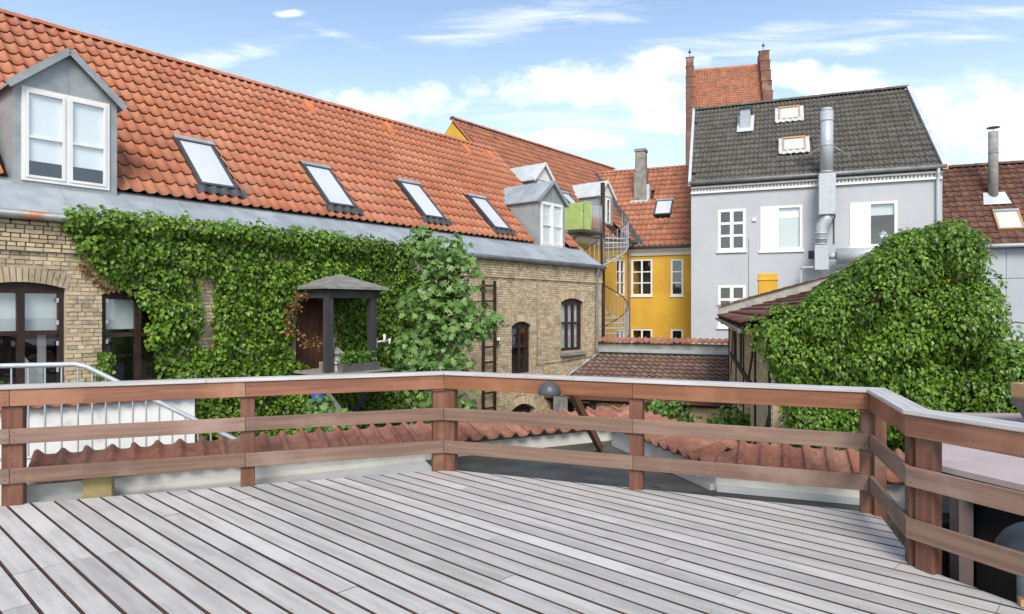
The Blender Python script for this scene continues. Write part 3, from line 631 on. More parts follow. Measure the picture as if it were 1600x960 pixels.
mb.add([(0, .014, 0), (0, 9.9, 0), (0, 9.9, 6.6), (0, 4.97, 11.1), (0, .014, 6.62)], [(4, 3, 2, 1, 0)])
mb.add([(XL, 9.9, 0), (0, 9.9, 0), (0, 9.9, 6.6), (XL, 9.9, 6.6)], [(0, 1, 2, 3)])
LW = mb.build('wall', 'mortar', LB)
IVY = [(-16.30, 6.66), (-15.3, 6.74), (-14.14, 6.87), (-12.6, 6.80), (-10.39, 6.77), (-8.84, 6.57), (-8.53, 5.72), (-8.53, 3.35), (-8.74, 1.6), (-14.31, 1.6), (-14.6, 3.4), (-14.72, 3.89), (-14.90, 4.79), (-14.80, 5.2), (-15.17, 5.43), (-15.62, 5.76), (-15.99, 6.21)]
def deep_in(x, z, r=.3): return not (-14.2 < x < -13.6 and 4.3 < z < 6) and all(inpoly(x+dx, z+dz, IVY) for dx, dz in ((r, 0), (-r, 0), (0, r), (0, -r)))
ubr = MB().add([(0,0,0),(1,0,0),(1,1,0),(0,1,0),(0,0,1),(1,0,1),(1,1,1),(0,1,1)], [(0,3,2,1),(4,5,6,7),(0,1,5,4),(1,2,6,5),(3,0,4,7)])
bme = bpy.data.meshes.new('brick'); bme.from_pydata(ubr.v, [], ubr.f); bme.materials.append(M['brick']); bme.update()
bricks = []
def arch_top(h, x):
    t = (x-h['x0'])/(h['x1']-h['x0'])*2-1; return h['z1']+h.get('arch', 0)*(1-t*t)
row = 0; z = 1.0
while z < 6.60:
    head = row % 2; bw = .12 if head else .24; x = XL-random.uniform(0, .02)+(.06 if row % 4 >= 2 else 0)
    while x < 0:
        a, b = max(x, XL)+random.uniform(0, .004), min(x+bw-.012, -.001)-random.uniform(0, .004); x += bw
        segs = [(a, b)]
        for h in HOL:
            vou = .24 if h.get('arch') else .0; n_ = []
            for (p, q) in segs:
                inz = z+.055 > h['z0'] and z < (arch_top(h, min(max((p+q)/2, h['x0']), h['x1']))+vou)
                ex = .03 if (vou and z > h['z1']) else 0
                if not inz or q < h['x0']-ex or p > h['x1']+ex: n_.append((p, q)); continue
                if p < h['x0']-ex-.03: n_.append((p, h['x0']-ex-.003))
                if q > h['x1']+ex+.03: n_.append((h['x1']+ex+.003, q))
            segs = n_
        for p, q in segs:
            if deep_in((p+q)/2, z+.03): continue
            yy = random.uniform(-.006, .007)
            if z > 6.13: yy -= .04
            elif z > 6.055: yy -= .045 if (int((p+50)/.12) % 2) else -.01
            bricks.append(Matrix.Translation((p, yy, z+random.uniform(-.002, .002))) @ Matrix.Rotation(random.uniform(-.012, .012), 4, 'Y') @ Matrix.Diagonal((q-p-random.uniform(0, .008), .06, .055+random.uniform(-.006, .004), 1)))
    z += .067; row += 1
for h in HOL:
    if not h.get('arch'): continue
    n = int((h['x1']-h['x0']+.06)/.073); wdt = (h['x1']-h['x0']+.06)/n
    for i in range(n):
        x = h['x0']-.03+(i+.5)*wdt; xc = min(max(x, h['x0']), h['x1']); t = (xc-h['x0'])/(h['x1']-h['x0'])*2-1
        ang = t*.32
        bricks.append(Matrix.Translation((x, -.006+random.uniform(-.002, .002), arch_top(h, xc)+.004)) @ Matrix.Rotation(ang, 4, 'Y') @ Matrix.Translation((-wdt/2+.005, 0, 0)) @ Matrix.Diagonal((wdt-.010, .06, .225, 1)))
wm = MAT[LB.name]
def bkey(m):
    c = wm @ m @ Vector((.5, 0, .5)); q = proj(c); return (not (-10 < q[0] < 1600 and 200 < q[1] < 605), c.y)
bricks.sort(key=bkey)
for m in bricks[:300]: link('brick', bme, LW, m)
hv = np.array([(*v, 1) for v in ubr.v]); V = []; Fc = []
for i, m in enumerate(bricks[300:]): V.append((hv @ np.array(m).T)[:, :3]); Fc.append(np.array(ubr.f)+i*8)
bulk('remaining_bricks', np.vstack(V), np.vstack(Fc), 'brick', LW)
# windows
def brown_window(h, cols, rows, bl=None, lab=None):
    w_ = window(LB, h['x0']+.005, h['x1']-.005, h['z0']+.005, h['z1']-.002, .075, cols, rows, .075, .10, 'brownpaint', 'glass', .07, h['arch']-.006, blinds=bl, transom=.07)
    if lab: w_['label'] = lab
    return w_
w1 = brown_window(H1, (1, 1), (1.3, 1), [(.05, .95, .58, .97, 'blind_dim')]); w2 = brown_window(H2, (1, 1), (1.3, 1), [(.05, .5, .62, .97, 'blind_dim')])
for wdw, hh in ((w1, H1), (w2, H2)):
    mbh = MB()
    for xx in (hh['x0']+.075, hh['x1']-.11):
        for zz_ in (4.2, 4.62, 4.95, 5.3): mbh.box(xx, xx+.035, .058, .068, zz_, zz_+.07)
    mbh.build('hinge', 'galv', wdw)
MB().add([(-16.62,.32,4.0),(-16.36,.32,4.0),(-16.38,.30,4.32),(-16.50,.30,4.28),(-16.62,.30,4.46)], [(0,1,2,3,4)]).build('paper', 'white', w1)
MB().box(-16.42, -16.3, .4, .42, 3.96, 4.9).build('curtain', 'white', w1)
window(LB, HD['x0']+.005, HD['x1']-.005, HD['z0']+.005, HD['z1']-.002, .09, (1, 1), (1.35, 1), .08, .08, 'brownpaint', 'glass', .07, .124, transom=.06)['label'] = 'narrow arched brown door window'
wr = window(LB, HR['x0']+.005, HR['x1']-.005, HR['z0']+.005, HR['z1']-.002, .09, (1, 1, 1), (1.35, 1), .09, .08, 'brownpaint', 'glass', .07, .114, blinds=[(.06, .94, .02, .97, 'blind_dim')], transom=.08)
MB().prism([(-.10, 3.70), (.10, 3.74), (.10, 3.84), (-.10, 3.80)], HR['x0']-.08, HR['x1']+.08, 'x').build('sill', 'conc', wr)
window(LB, HS['x0']+.003, HS['x1']-.003, HS['z0']+.003, HS['z1']-.003, .08, (1,), (1,), .05, .04, 'brownpaint', 'glass', .06)
MB().box(HA['x0']-.1, HA['x1']+.1, .2, .22, .1, 2.4).build('arched_door', 'brownpaint', LB)
dr = MB().box(HG['x0'], HG['x1'], .1, .14, HG['z0'], HG['z1'])
for i in range(6): x = HG['x0']+.06+i*.14; dr.box(x, x+.125, .088, .099, HG['z0']+.02, HG['z1']-.02)
dr.build('door', 'brownfence', LB)
# roof body
PY, PZ = .92, 7.33
def lplane(z): return PY+(z-PZ)
LR = MB().prism([(-.06, 6.62), (.95, 7.26), (4.97, 11.28), (9.95, 6.45), (9.8, 6.3), (4.97, 11.0), (1.1, 7.1), (.05, 6.5)], XL, -.002, 'x').build('roof', 'joist', LB)
for i in range(21):
    x0 = XL+i*1.0+.003
    s_ = MB().prism([(-.10, 6.668), (1.0, 7.345), (1.0, 7.33), (-.10, 6.65)], x0, x0+.994, 'x')
    for xx in (x0, x0+.982): s_.prism([(-.08, 6.69), (1.0, 7.355), (1.0, 7.34), (-.08, 6.67)], xx, xx+.012, 'x')
    s_.build('zinc_sheet', 'zinc', LR)
tm = pantile_mesh('pantile', .235, .48, 'tile', .06, n=9, ex=2.2)
fr = roof_frame((XL, .90, 7.325), (1, 0, 0), (0, 1, 1))
DORM = [(-15.87, 1.66, .80, 7.22, 8.84, 9.60), (-1.70, 1.76, .90, 7.22, 8.76, 9.46)]
SKY = [(-13.46, 1.19), (-10.42, 1.15), (-7.0+-.28, 1.2), (-4.42, 1.15)]
def keepL(p, x, y):
    for (xc, wd, yf, zb, ze, zr) in DORM:
        if abs(p.x-xc) < wd/2-.06 and p.z < ze+.15: return False
        if abs(p.x-xc) < wd/2 and p.z < ze+(1-abs(p.x-xc)/(wd/2))*(zr-ze)-.2: return False
    for (xs, ys) in SKY:
        if xs-.02 < p.x < xs+.84 and ys+.02 < p.y < ys+1.16: return False
    return p.x < -.02
tile_field(LR, LB, fr, 21.0, 5.75, .235, .41, tm, 'tile', 300, keepL)
ridge_tiles(LR, (XL, 4.97, 11.39), (-.01, 4.97, 11.39), .13, .36, 'tile')
for xs, ys in SKY: roof_window(LB, roof_frame((0, .90, 7.325), (1, 0, 0), (0, 1, 1)), xs, (ys-.90)*sqrt(2), .82, 1.62)
for xv in (-8.65, -5.68, -2.03, -.69):
    MB().prism([(4.30, 10.80), (4.36, 10.98), (4.62, 11.24), (4.80, 11.30), (4.80, 11.2)], xv-.13, xv+.13, 'x').build('vent_tile', 'tile_new', LR)
MB().tube([(XL, -.135, 6.625), (.03, -.135, 6.625)], .07, 10).build('gutter', 'gutter', LB)
MB().tube([(-.41, -.135, 6.60), (-.41, -.10, 6.45), (-.41, -.06, 6.3), (-.41, -.06, 3.9), (-.41, -.06, 3.2)], .045, 8).build('downpipe', 'gutter', LB)
MB().tube([(-3.73, -.05, 6.5), (-3.73, -.03, 3.52), (-2.0, -.03, 3.56), (-.5, -.03, 3.6)], .012, 6).tube([(-5.75, -.03, 4.75), (-5.0, -.03, 4.75)], .01, 5).build('cable', 'conc', LB)
lf = MB().prism([(0, 3.06), (0, 3.3), (.35, 3.3)], -.001, 0, 'y')
D1 = dormer(LB, -15.87, 1.54, .80, 7.18, 8.86, 9.55, lplane, win=(-16.53, -15.23, 7.30, 8.83), roofm='zinc_dark')
def casement(d_, x0, x1, z0, z1, y, rows=(1.12, 1), fm='white', blind=(.32, 1)):
    xm = (x0+x1)/2; mb = MB(); f = .05
    mb.box(x0, x0+f, y, y+.06, z0, z1).box(x1-f, x1, y, y+.06, z0, z1).box(x0+f, x1-f, y, y+.06, z0, z0+f).box(x0+f, x1-f, y, y+.06, z1-f, z1).box(xm-.03, xm+.03, y+.001, y+.06, z0+f, z1-f)
    mb.build('window_frame', fm, d_)
    for a, b in ((x0+f, xm-.03), (xm+.03, x1-f)):
        g = .045; s_ = MB().box(a+.003, a+g, y-.014, y+.04, z0+f+.003, z1-f-.003).box(b-g, b-.003, y-.014, y+.04, z0+f+.003, z1-f-.003).box(a+g, b-g, y-.014, y+.04, z0+f+.003, z0+f+g).box(a+g, b-g, y-.014, y+.04, z1-f-g, z1-f-.003)
        zm = z0+(z1-z0)*rows[1]/sum(rows); s_.box(a+g, b-g, y-.01, y+.035, zm-.016, zm+.016); s_.build('sash', fm, d_)
        for c, e in ((z0+f+g, zm-.016), (zm+.016, z1-f-g)): MB().box(a+g-.003, b-g+.003, y+.015, y+.02, c-.003, e+.003).build('pane', 'glass', d_)
        MB().box(a+.02, b-.02, y+.045, y+.05, z0+(z1-z0)*blind[0], z1-.03).build('blind', 'blind', d_)
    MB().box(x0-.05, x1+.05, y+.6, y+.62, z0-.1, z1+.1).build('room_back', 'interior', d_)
casement(D1, -16.53, -15.23, 7.30, 8.83, .775, blind=(.22, 1))
D2 = dormer(LB, -1.70, 1.56, .90, 7.20, 8.78, 9.44, lplane, win=(-2.32, -1.08, 7.28, 8.74))
casement(D2, -2.32, -1.08, 7.28, 8.74, .875, blind=(.04, 1))

# ladder on the brick wall
lad = thing('wooden_ladder', 'dark wooden ladder leaning upright against the buff brick wall', 'ladder', tuple(wm @ Vector((-6.04, -.12, 0))), 50.8)
for xx in (-.24, .24): MB().box(xx-.035, xx+.035, -.03, .03, 0, 5.98).build('stile', 'brownpaint', lad)
for i in range(14): MB().box(-.205, .205, -.02, .02, .35+i*.42, .40+i*.42).build('rung', 'brownpaint', lad)
wl_ = thing('wall_lamp', 'small white globe lamp on the brick wall beside the ladder', 'lamp', tuple(wm @ Vector((-5.62, 0, 4.3))), 50.8)
MB().lathe([(.001, .1), (.04, .09), (.055, .05), (.04, .01), (.001, 0)], (0, -.1, 0), 12).build('globe', 'white', wl_)
MB().box(-.03, .03, -.1, .0, -.12, .0).build('bracket', 'alu_dark', wl_)

# ------------------------------------------------------------------ timber porch on the brick wall
po = thing('timber_porch', 'dark timber balcony porch with low hipped grey felt canopy amid ivy', 'porch', (3.096, 23.22, 0), 50.8)
x0, x1, y0, y1 = -12.12, -10.60, -1.28, .1
MB().add([(x0,y0,5.60),(x1,y0,5.60),(x1,y1,5.60),(x0,y1,5.60),(x0,y0,5.645),(x1,y0,5.645),(x1,y1,5.645),(x0,y1,5.645),(-11.36,-.62,5.93)],
         [(3,2,1,0),(0,1,5,4),(1,2,6,5),(2,3,7,6),(3,0,4,7),(4,5,8),(5,6,8),(6,7,8),(7,4,8)]).build('canopy', 'felt_light', po)
MB().box(x0-.01, x1+.01, y0-.02, y0-.001, 5.595, 5.65).build('canopy_edge', 'conc', po)
bm_ = MB().box(x0+.12, x1-.12, y0+.14, y0+.24, 5.42, 5.598).box(x0+.12, x0+.22, y0+.24, -.01, 5.42, 5.598).box(x1-.22, x1-.12, y0+.24, -.01, 5.42, 5.598); bm_.build('beam', 'greywood', po)
for xx in (-11.95, -10.86): MB().box(xx-.07, xx+.07, -1.13, -.99, 3.95, 5.42).build('post', 'greywood', po)
for i in range(10): MB().box(x0-.08+i*.17, x0-.08+i*.17+.16, -1.35, -.02, 3.90, 3.94).build('floor_board', 'conc', po)
for xx in (-12.0, -10.8):
    MB().box(xx-.05, xx+.05, -1.25, -.02, 3.76, 3.898).build('joist', 'greywood', po); MB().obox((xx, -1.15, 3.75), (xx, -.06, 2.6), .1, .1).build('brace', 'greywood', po)
MB().obox((-12.2, -1.2, 3.72), (-11.3, -1.2, 2.6), .09, .05, (0, 1, 0)).build('brace', 'conc', po)
MB().box(x0+.1, x0+.24, -.9, -.86, 3.94, 4.15).build('low_board', 'conc', po)
fb = thing('flower_trough', 'long black trough of small green plants on the porch floor', 'planter', tuple(wm @ Vector((-11.32, -1.22, 3.945))), 50.8)
MB().prism([(-.08, 0), (.08, 0), (.11, .16), (-.11, .16)], -.46, .46, 'x').build('trough', 'planter', fb)
P = np.c_[RS.uniform(-.42, .42, 260), RS.uniform(-.09, .09, 260), .16+RS.rand(260)**2*.22]; v_, f_ = leaves_np('narrow', P, np.tile([0, -.5, .8], (260, 1)), RS.uniform(.06, .11, 260), -.5, 1.2); bulk('foliage', v_, f_, 'shrub', fb)
bh = thing('stone_lantern', 'small beige house shaped ornament beside the porch post', 'ornament', tuple(wm @ Vector((-11.72, -1.02, 3.945))), 50.8)
MB().box(-.07, .07, -.07, .07, 0, .16).box(-.10, .10, -.1, .1, .16, .2).box(-.06, .06, -.06, .06, .2, .36).build('body', 'cream', bh, .006)
MB().add([(-.12,-.12,.36),(.12,-.12,.36),(.12,.12,.36),(-.12,.12,.36),(0,0,.50)], [(0,3,2,1),(0,1,4),(1,2,4),(2,3,4),(3,0,4)]).build('cap', 'felt_light', bh)
br = thing('white_bracket', 'white metal bracket lamp fixed to the porch corner post', 'bracket', tuple(wm @ Vector((-10.78, -1.06, 4.5))), 50.8)
MB().tube([(0, 0, 0), (.40, 0, .02)], .018, 6).box(.0, .04, -.03, .03, -.12, .08).build('arm', 'white', br)
MB().tube([(.26, 0, -.02), (.26, 0, .16)], .03, 8).tube([(.40, 0, -.06), (.40, 0, .06)], .03, 8).build('fitting', 'white', br)
bk = thing('blue_bucket', 'blue plastic bucket hanging under the timber porch', 'bucket', tuple(wm @ Vector((-12.15, -1.0, 3.28))), 50.8)
MB().lathe([(.001, 0), (.10, 0), (.13, .26), (.12, .26), (.1, .02)], n=14).build('tub', 'blue', bk)
MB().tube([(-.125, 0, .25), (-.06, 0, .38), (.06, 0, .38), (.125, 0, .25)], .006, 5).build('handle', 'galv', bk)
pc = MB().box(-.16, .16, -.16, .16, 0, 2.95).box(-.2, .2, -.2, .2, 2.6, 2.7).build('concrete_pillar', 'conc', None, .01); pc.location = tuple(wm @ Vector((-3.25, -.55, 0))); pc.rotation_euler.z = radians(50.8)
tag(pc, 'weathered concrete pillar in the courtyard next to the arched brick doorway', 'pillar')

# ================================================================== yellow wing behind, with spiral stair
YW = thing('yellow_wing', 'yellow rendered building with orange tiled roof behind the brick building end', 'building', (3.096, 23.22, 0), 50.8)
WV, RVv, RZ = 2.6, 7.2, 13.0
def wplane(z): return 2.4+(z-8.2)
CM = Matrix.Translation((5.29, 30.0, 0)) @ Matrix.Rotation(radians(-21.8), 4, 'Z'); CMi = CM.inverted()
wmi = wm.inverted()
HYW = dict(x0=5.43, x1=6.2, z0=5.79, z1=7.38); HYW2 = dict(x0=5.43, x1=6.2, z0=2.7, z1=4.3)
mb = wall_holes(MB(), .05, 7.6, 0, 8.05, [HYW, HYW2], WV, .1)
mb.add([(.01, WV, 0), (.01, 11.8, 0), (.01, 11.8, 8.2), (.01, RVv, 12.9), (.01, WV, 8.25)], [(0, 1, 2, 3, 4)])
mb.add([(13.1, WV, 0), (13.1, 11.8, 0), (13.1, 11.8, 8.2), (13.1, RVv, 12.9), (13.1, WV, 8.25)], [(0, 1, 2, 3, 4)])
mb.build('wall', 'yellow', YW)
for h in (HYW, HYW2): window(YW, h['x0'], h['x1'], h['z0'], h['z1'], WV+.02, (1, 1), (1, 1, 1), .07, .06, 'white', 'glass_far')
MB().prism([(WV-.22, 8.05), (WV-.22, 8.17), (WV, 8.17), (WV, 7.82), (WV-.10, 7.88)], .05, 6.9, 'x').build('cornice', 'white', YW)
WR = MB().prism([(2.35, 8.1), (RVv, 12.95), (12.2, 8.0), (12.0, 7.9), (RVv, 12.6), (2.6, 8.0)], .03, 13.1, 'x').build('roof', 'joist', YW)
tf = pantile_mesh('far_pantile', .235, .46, 'tile_far', .06, ex=2.)
def keepW(p, x, y):
    q = CMi @ (wm @ p)
    if q.y > -.3 and q.x > -6 and 8.2+q.y-.05 > p.z and q.y < 4.2: return False
    for xc in (.87, 5.47):
        if abs(p.x-xc) < .60 and p.z < 10.2: return False
    if 3.35 < p.x < 4.15 and 3.5 < p.y < 4.35: return False
    return True
tile_field(WR, YW, roof_frame((.03, 2.36, 8.16), (1, 0, 0), (0, 1, 1)), 13.0, 6.95, .235, .386, tf, 'tile_far', 300, keepW)
ridge_tiles(WR, (.0, RVv, 13.05), (13.1, RVv, 13.05), .13, .36, 'tile_far')
MB().add([(-.03, 5.6, 11.36), (.05, 5.6, 11.36), (.05, RVv, 13.0), (-.03, RVv, 13.0), (-.03, 5.6, 11.45), (.05, 5.6, 11.45), (.05, RVv, 13.1), (-.03, RVv, 13.1)], [(0,1,2,3),(7,6,5,4),(0,4,5,1),(1,5,6,2),(2,6,7,3),(3,7,4,0)]).build('verge', 'tile_far', WR)
for xc in (.87, 5.47):
    d_ = dormer(YW, xc, 1.24, 3.15, 8.85, 10.15, 10.78, wplane, win=(xc-.38, xc+.38, 8.95, 10.08), gable_white=True, roofm='zinc_light')
    casement(d_, xc-.38, xc+.38, 8.95, 10.08, 3.13, blind=(.95, 1))
roof_window(YW, roof_frame((0, 2.36, 8.16), (1, 0, 0), (0, 1, 1)), 3.4, (3.55-2.36)*1.414, .7, 1.1, False)
MB().tube([(.05, 2.25, 8.12), (6.6, 2.25, 8.12)], .06, 8).build('gutter', 'gutter', YW)
MB().tube([(6.40, 2.28, 8.1), (6.38, 2.45, 7.9), (6.38, 2.50, 7.6), (6.38, 2.5, 0)], .05, 8).build('downpipe', 'gutter', YW)

# platform and spiral staircase
sp = thing('spiral_staircase', 'galvanised spiral staircase with green screened landing against the yellow wall', 'staircase', (3.096, 23.22, 0), 50.8)
SC = (2.52, 1.5); SR = .98; ZT = 8.18
MB().tube([(*SC, 0), (*SC, 10.1)], .085, 10).build('column', 'brownpaint', sp)
MB().box(1.17, 2.55, 1.5, 3.1, ZT-.10, ZT).build('landing', 'lead', sp)
MB().tube([(1.3, 1.7, ZT-.1), (1.3, 2.5, ZT-.6)], .05, 6).build('bracket', 'lead', sp)
for i in range(6): MB().box(1.155, 1.168, 1.52+i*.15, 1.52+i*.15+.146, ZT+.02, ZT+1.02).build('screen_panel', 'green', sp)
for k in range(3): MB().box(1.17+k*.16, 1.17+k*.16+.155, 1.478, 1.49, ZT+.02, ZT+1.02).build('screen_panel', 'green', sp)
for k in range(9): MB().tube([(1.68+k*.105, 1.485, ZT-.05), (1.68+k*.105, 1.485, ZT+1.02)], .016, 5).build('baluster', 'galv', sp)
MB().tube([(1.17, 1.485, ZT+1.03), (2.5, 1.485, ZT+1.03)], .022, 6).build('handrail', 'galv', sp)
nst = 42; dz = ZT/nst; hand = []
for i in range(nst):
    a = radians(-15)-(i+1)*radians(21); z_ = ZT-(i+1)*dz
    if z_ < .1: break
    c0, s0 = cos(a), sin(a); a2 = a+radians(24); c1, s1 = cos(a2), sin(a2)
    MB().add([(SC[0]+.08*c0, SC[1]+.08*s0, z_), (SC[0]+SR*c0, SC[1]+SR*s0, z_), (SC[0]+SR*c1, SC[1]+SR*s1, z_), (SC[0]+.08*c1, SC[1]+.08*s1, z_),
              (SC[0]+.08*c0, SC[1]+.08*s0, z_-.04), (SC[0]+SR*c0, SC[1]+SR*s0, z_-.04), (SC[0]+SR*c1, SC[1]+SR*s1, z_-.04), (SC[0]+.08*c1, SC[1]+.08*s1, z_-.04)],
             [(0,1,2,3),(7,6,5,4),(0,4,5,1),(1,5,6,2),(2,6,7,3),(3,7,4,0)]).build('tread', 'galv', sp)
    for aa in (a+radians(5), a+radians(16)):
        q = (SC[0]+SR*cos(aa), SC[1]+SR*sin(aa)); MB().tube([(*q, z_), (*q, z_+1.0)], .014, 4, False).build('baluster', 'galv', sp)
    hand.append((SC[0]+SR*cos(a+radians(10)), SC[1]+SR*sin(a+radians(10)), z_+1.0))
MB().tube(hand, .022, 6).build('handrail', 'lead', sp)
MB().tube([(p[0], p[1], p[2]-1.03) for p in hand], .022, 6).build('stringer', 'galv', sp)

# ================================================================== yellow house across the court
YH = thing('yellow_house', 'yellow house front with white windows and orange roof beside the pale grey building', 'building', (5.29, 30.0, 0), -21.8)
HY = [dict(x0=0.04, x1=.97, z0=5.79, z1=7.41), dict(x0=1.77, x1=2.30, z0=5.78, z1=7.38), dict(x0=0.04, x1=.97, z0=2.75, z1=4.32), dict(x0=1.77, x1=2.30, z0=2.75, z1=4.32)]
mb = wall_holes(MB(), -.6, 4.2, 0, 7.75, HY, 0, .1); mb.build('wall', 'yellow', YH)
MB().box(-.55, 4.2, 8.0, 8.1, 0, 7.8).box(-.7, -.6, .1, 8, 0, 7.7).build('rear_wall', 'yellow', YH)
for i, h in enumerate(HY):
    window(YH, h['x0'], h['x1'], h['z0'], h['z1'], .015, (1, 1) if i % 2 == 0 else (1,), (1, 1, 1), .075, .07, 'white', 'glass_far')
    MB().box(h['x0']-.04, h['x1']+.04, -.05, .0, h['z0']-.07, h['z0']-.005).build('sill', 'white', YH)
MB().prism([(-.24, 7.92), (-.24, 7.80), (-.12, 7.70), (-.06, 7.55), (0, 7.55), (0, 7.92)], -.55, 4.2, 'x').build('cornice', 'white', YH)
MB().tube([(-.5, -.32, 7.90), (4.2, -.32, 7.90)], .06, 8).build('gutter', 'lead', YH)
YR = MB().prism([(-.28, 7.86), (3.95, 12.05), (8.2, 7.8), (8.0, 7.7), (3.95, 11.7), (.1, 7.8)], -5.0, 4.4, 'x').build('roof', 'joist', YH)
def keepC(p, x, y):
    q = wmi @ (CM @ p)
    if q.x > 0 and q.y > 2.3 and 8.2+(q.y-2.4) > p.z+.04: return False
    if .62 < p.x < 1.74 and 10.0-.75 < p.z < 10.2: return .82 > p.x or p.x > 1.62
    if abs(p.x-.3) < .3 and 10.3 < p.z < 10.75: return False
    return True
tile_field(YR, YH, roof_frame((-5, -.30, 7.92), (1, 0, 0), (0, 1, 1)), 9.4, 6.05, .235, .377, tf, 'tile_far', 300, keepC)
ridge_tiles(YR, (-3.2, 3.95, 12.16), (4.3, 3.95, 12.16), .13, .36, 'tile_far')
roof_window(YH, roof_frame((0, -.30, 7.92), (1, 0, 0), (0, 1, 1)), .82, (1.19+.3)*1.414, .80, 1.13, False)
# valley gutter between the two roofs
pa = None; vpts = []
for yy in (-.25, 3.9):
    zc = 8.2+yy
    lo_, hi_ = -6.0, 6.0
    for _ in range(50):
        mid = (lo_+hi_)/2; q = wmi @ (CM @ Vector((mid, yy, zc)))
        if 8.2+(q.y-2.4) > zc: lo_ = mid
        else: hi_ = mid
    vpts.append(Vector((lo_, yy, zc)))
a, b = vpts; vx = Vector((1, 0, 0)); up_ = Vector((0, 0, .16))
MB().add([a-vx*.75+up_, a+vx*.22+up_, b+vx*.10+up_, b-vx*.22+up_, a-vx*.75, a+vx*.22, b+vx*.1, b-vx*.22], [(0,1,2,3),(7,6,5,4),(0,4,5,1),(1,5,6,2),(2,6,7,3),(3,7,4,0)]).build('valley_flashing', 'lead', YH)
ch = MB().box(-.30, .30, 2.15, 2.75, 10.3, 11.7).prism([(-.26, 11.7), (.26, 11.7), (.24, 12.7), (-.24, 12.7)], 2.2, 2.7, 'y').box(-.28, .28, 2.17, 2.73, 12.7, 12.86).build('chimney', 'conc', YH, .03)
MB().box(-.42, .42, 1.98, 2.12, 10.2, 10.36).box(.32, .46, 2.1, 2.9, 10.35, 11.1).build('chimney_flashing', 'zinc_light', YH)

# ================================================================== pale grey building
GB = thing('grey_building', 'pale blue grey rendered building with dark tiled roof and white windows', 'building', (7.08, 26.56, 0), -21.8)
HG1 = dict(x0=1.02, x1=2.04, z0=7.46, z1=9.06); HG2 = dict(x0=2.57, x1=4.04, z0=7.42, z1=9.09); HG3 = dict(x0=5.63, x1=7.14, z0=7.44, z1=9.06); HG4 = dict(x0=1.02, x1=2.04, z0=4.51, z1=6.12)
mb = wall_holes(MB(), 0, 8.51, 0, 10.0, [HG1, HG2, HG3, HG4], 0, .1)
mb.add([(8.51, 0, 0), (8.51, 10, 0), (8.51, 10, 10), (8.4, 5, 14.2), (8.51, 0, 10)], [(0, 1, 2, 3, 4)]); mb.add([(0, 0, 0), (0, 10, 0), (0, 10, 10), (-.2, 5, 14.2), (0, 0, 10)], [(0, 1, 2, 3, 4)])
mb.add([(0, 10, 0), (8.51, 10, 0), (8.51, 10, 10), (0, 10, 10)], [(0, 1, 2, 3)])
mb.build('wall', 'grey_ren', GB)
for h in (HG1, HG4):
    window(GB, h['x0'], h['x1'], h['z0'], h['z1'], -.012, (1, 1), (1, 1, .95), .10, .13, 'white', 'glass_far', sill=.06, transom=.10)
for h, bl in ((HG2, [(.40, .96, .05, .72, 'blind_dim'), (.4, .96, .725, .98, 'blind')]), (HG3, [(.40, .96, .70, .98, 'blind_dim')])):
    w_ = window(GB, h['x0']+(h['x1']-h['x0'])*.385, h['x1'], h['z0'], h['z1'], -.012, (1,), (1,), .09, .05, 'white', 'glass_far', blinds=[((a-.385)/.615, (b-.385)/.615, c, d, m_) for a, b, c, d, m_ in bl])
    MB().box(h['x0'], h['x0']+(h['x1']-h['x0'])*.385-.004, -.02, .05, h['z0'], h['z1']).build('white_panel', 'white', w_)
    MB().box(h['x0']-.06, h['x1']+.06, -.06, .03, h['z0']-.09, h['z0']-.003).build('sill', 'white', w_)
MB().tube([(6.75, .12, 7.56), (6.75, .12, 7.78)], .03, 6).box(6.3, 6.9, .1, .16, 7.52, 7.555).build('vase', 'glass_far', w_)
v_, f_ = leaves_np('ivy', np.array([6.75, .12, 7.86])+RS.normal(0, .06, (50, 3)), RS.normal(0, 1, (50, 3)), np.full(50, .07)); bulk('flowers', v_, f_, 'flower', w_)
MB().box(0, 8.5, -.10, -.002, 9.72, 9.80).box(0, 8.51, -.16, -.002, 9.93, 10.05).build('cornice', 'white', GB)
V = []; Fc = []
for i in range(70):
    b_ = MB().box(.03+i*.1212, .03+i*.1212+.07, -.06, -.003, 9.805, 9.925); V += b_.v; Fc += [tuple(q+i*8 for q in f) for f in b_.f]
bulk('dentils', V, Fc, 'white', GB)
MB().tube([(-.05, -.26, 10.12), (8.6, -.26, 10.12)], .075, 8).build('gutter', 'gutter', GB)
MB().tube([(8.36, -.26, 10.1), (8.36, -.12, 9.85), (8.36, -.09, 9.6), (8.36, -.09, 0)], .06, 8).build('downpipe', 'zinc_light', GB)
MB().tube([(2.15, -.02, 4.0), (2.15, -.02, 7.9)], .012, 5).build('cable', 'conc', GB)
MB().box(2.28, 2.42, -.06, -.001, 8.55, 8.68).build('vent_cover', 'white', GB)
GS = 4.19/5.0
gx0 = lambda y: -.02-.45*y/5; gx1 = lambda y: 8.53-.30*y/5
GRf = MB().add([(gx0(0), -.22, 10.02), (gx1(0), -.22, 10.02), (gx1(5), 5, 14.40), (gx0(5), 5, 14.40), (gx1(0), 10.2, 10.02), (gx0(0), 10.2, 10.02), (gx0(0), -.1, 9.95), (gx1(0), -.1, 9.95), (gx1(5), 5, 14.1), (gx0(5), 5, 14.1)],
               [(0,1,2,3),(3,2,4,5),(6,9,8,7),(0,6,7,1),(0,3,9,6),(1,7,8,2)]).build('roof', 'tile_grey', GB)
tg = pantile_mesh('concrete_tile', .33, .49, 'tile_grey', .06, n=13, rolls=2)
SKG = [(3.02, 3.42, 1.08, .75), (3.2, 1.25, 1.1, .9)]
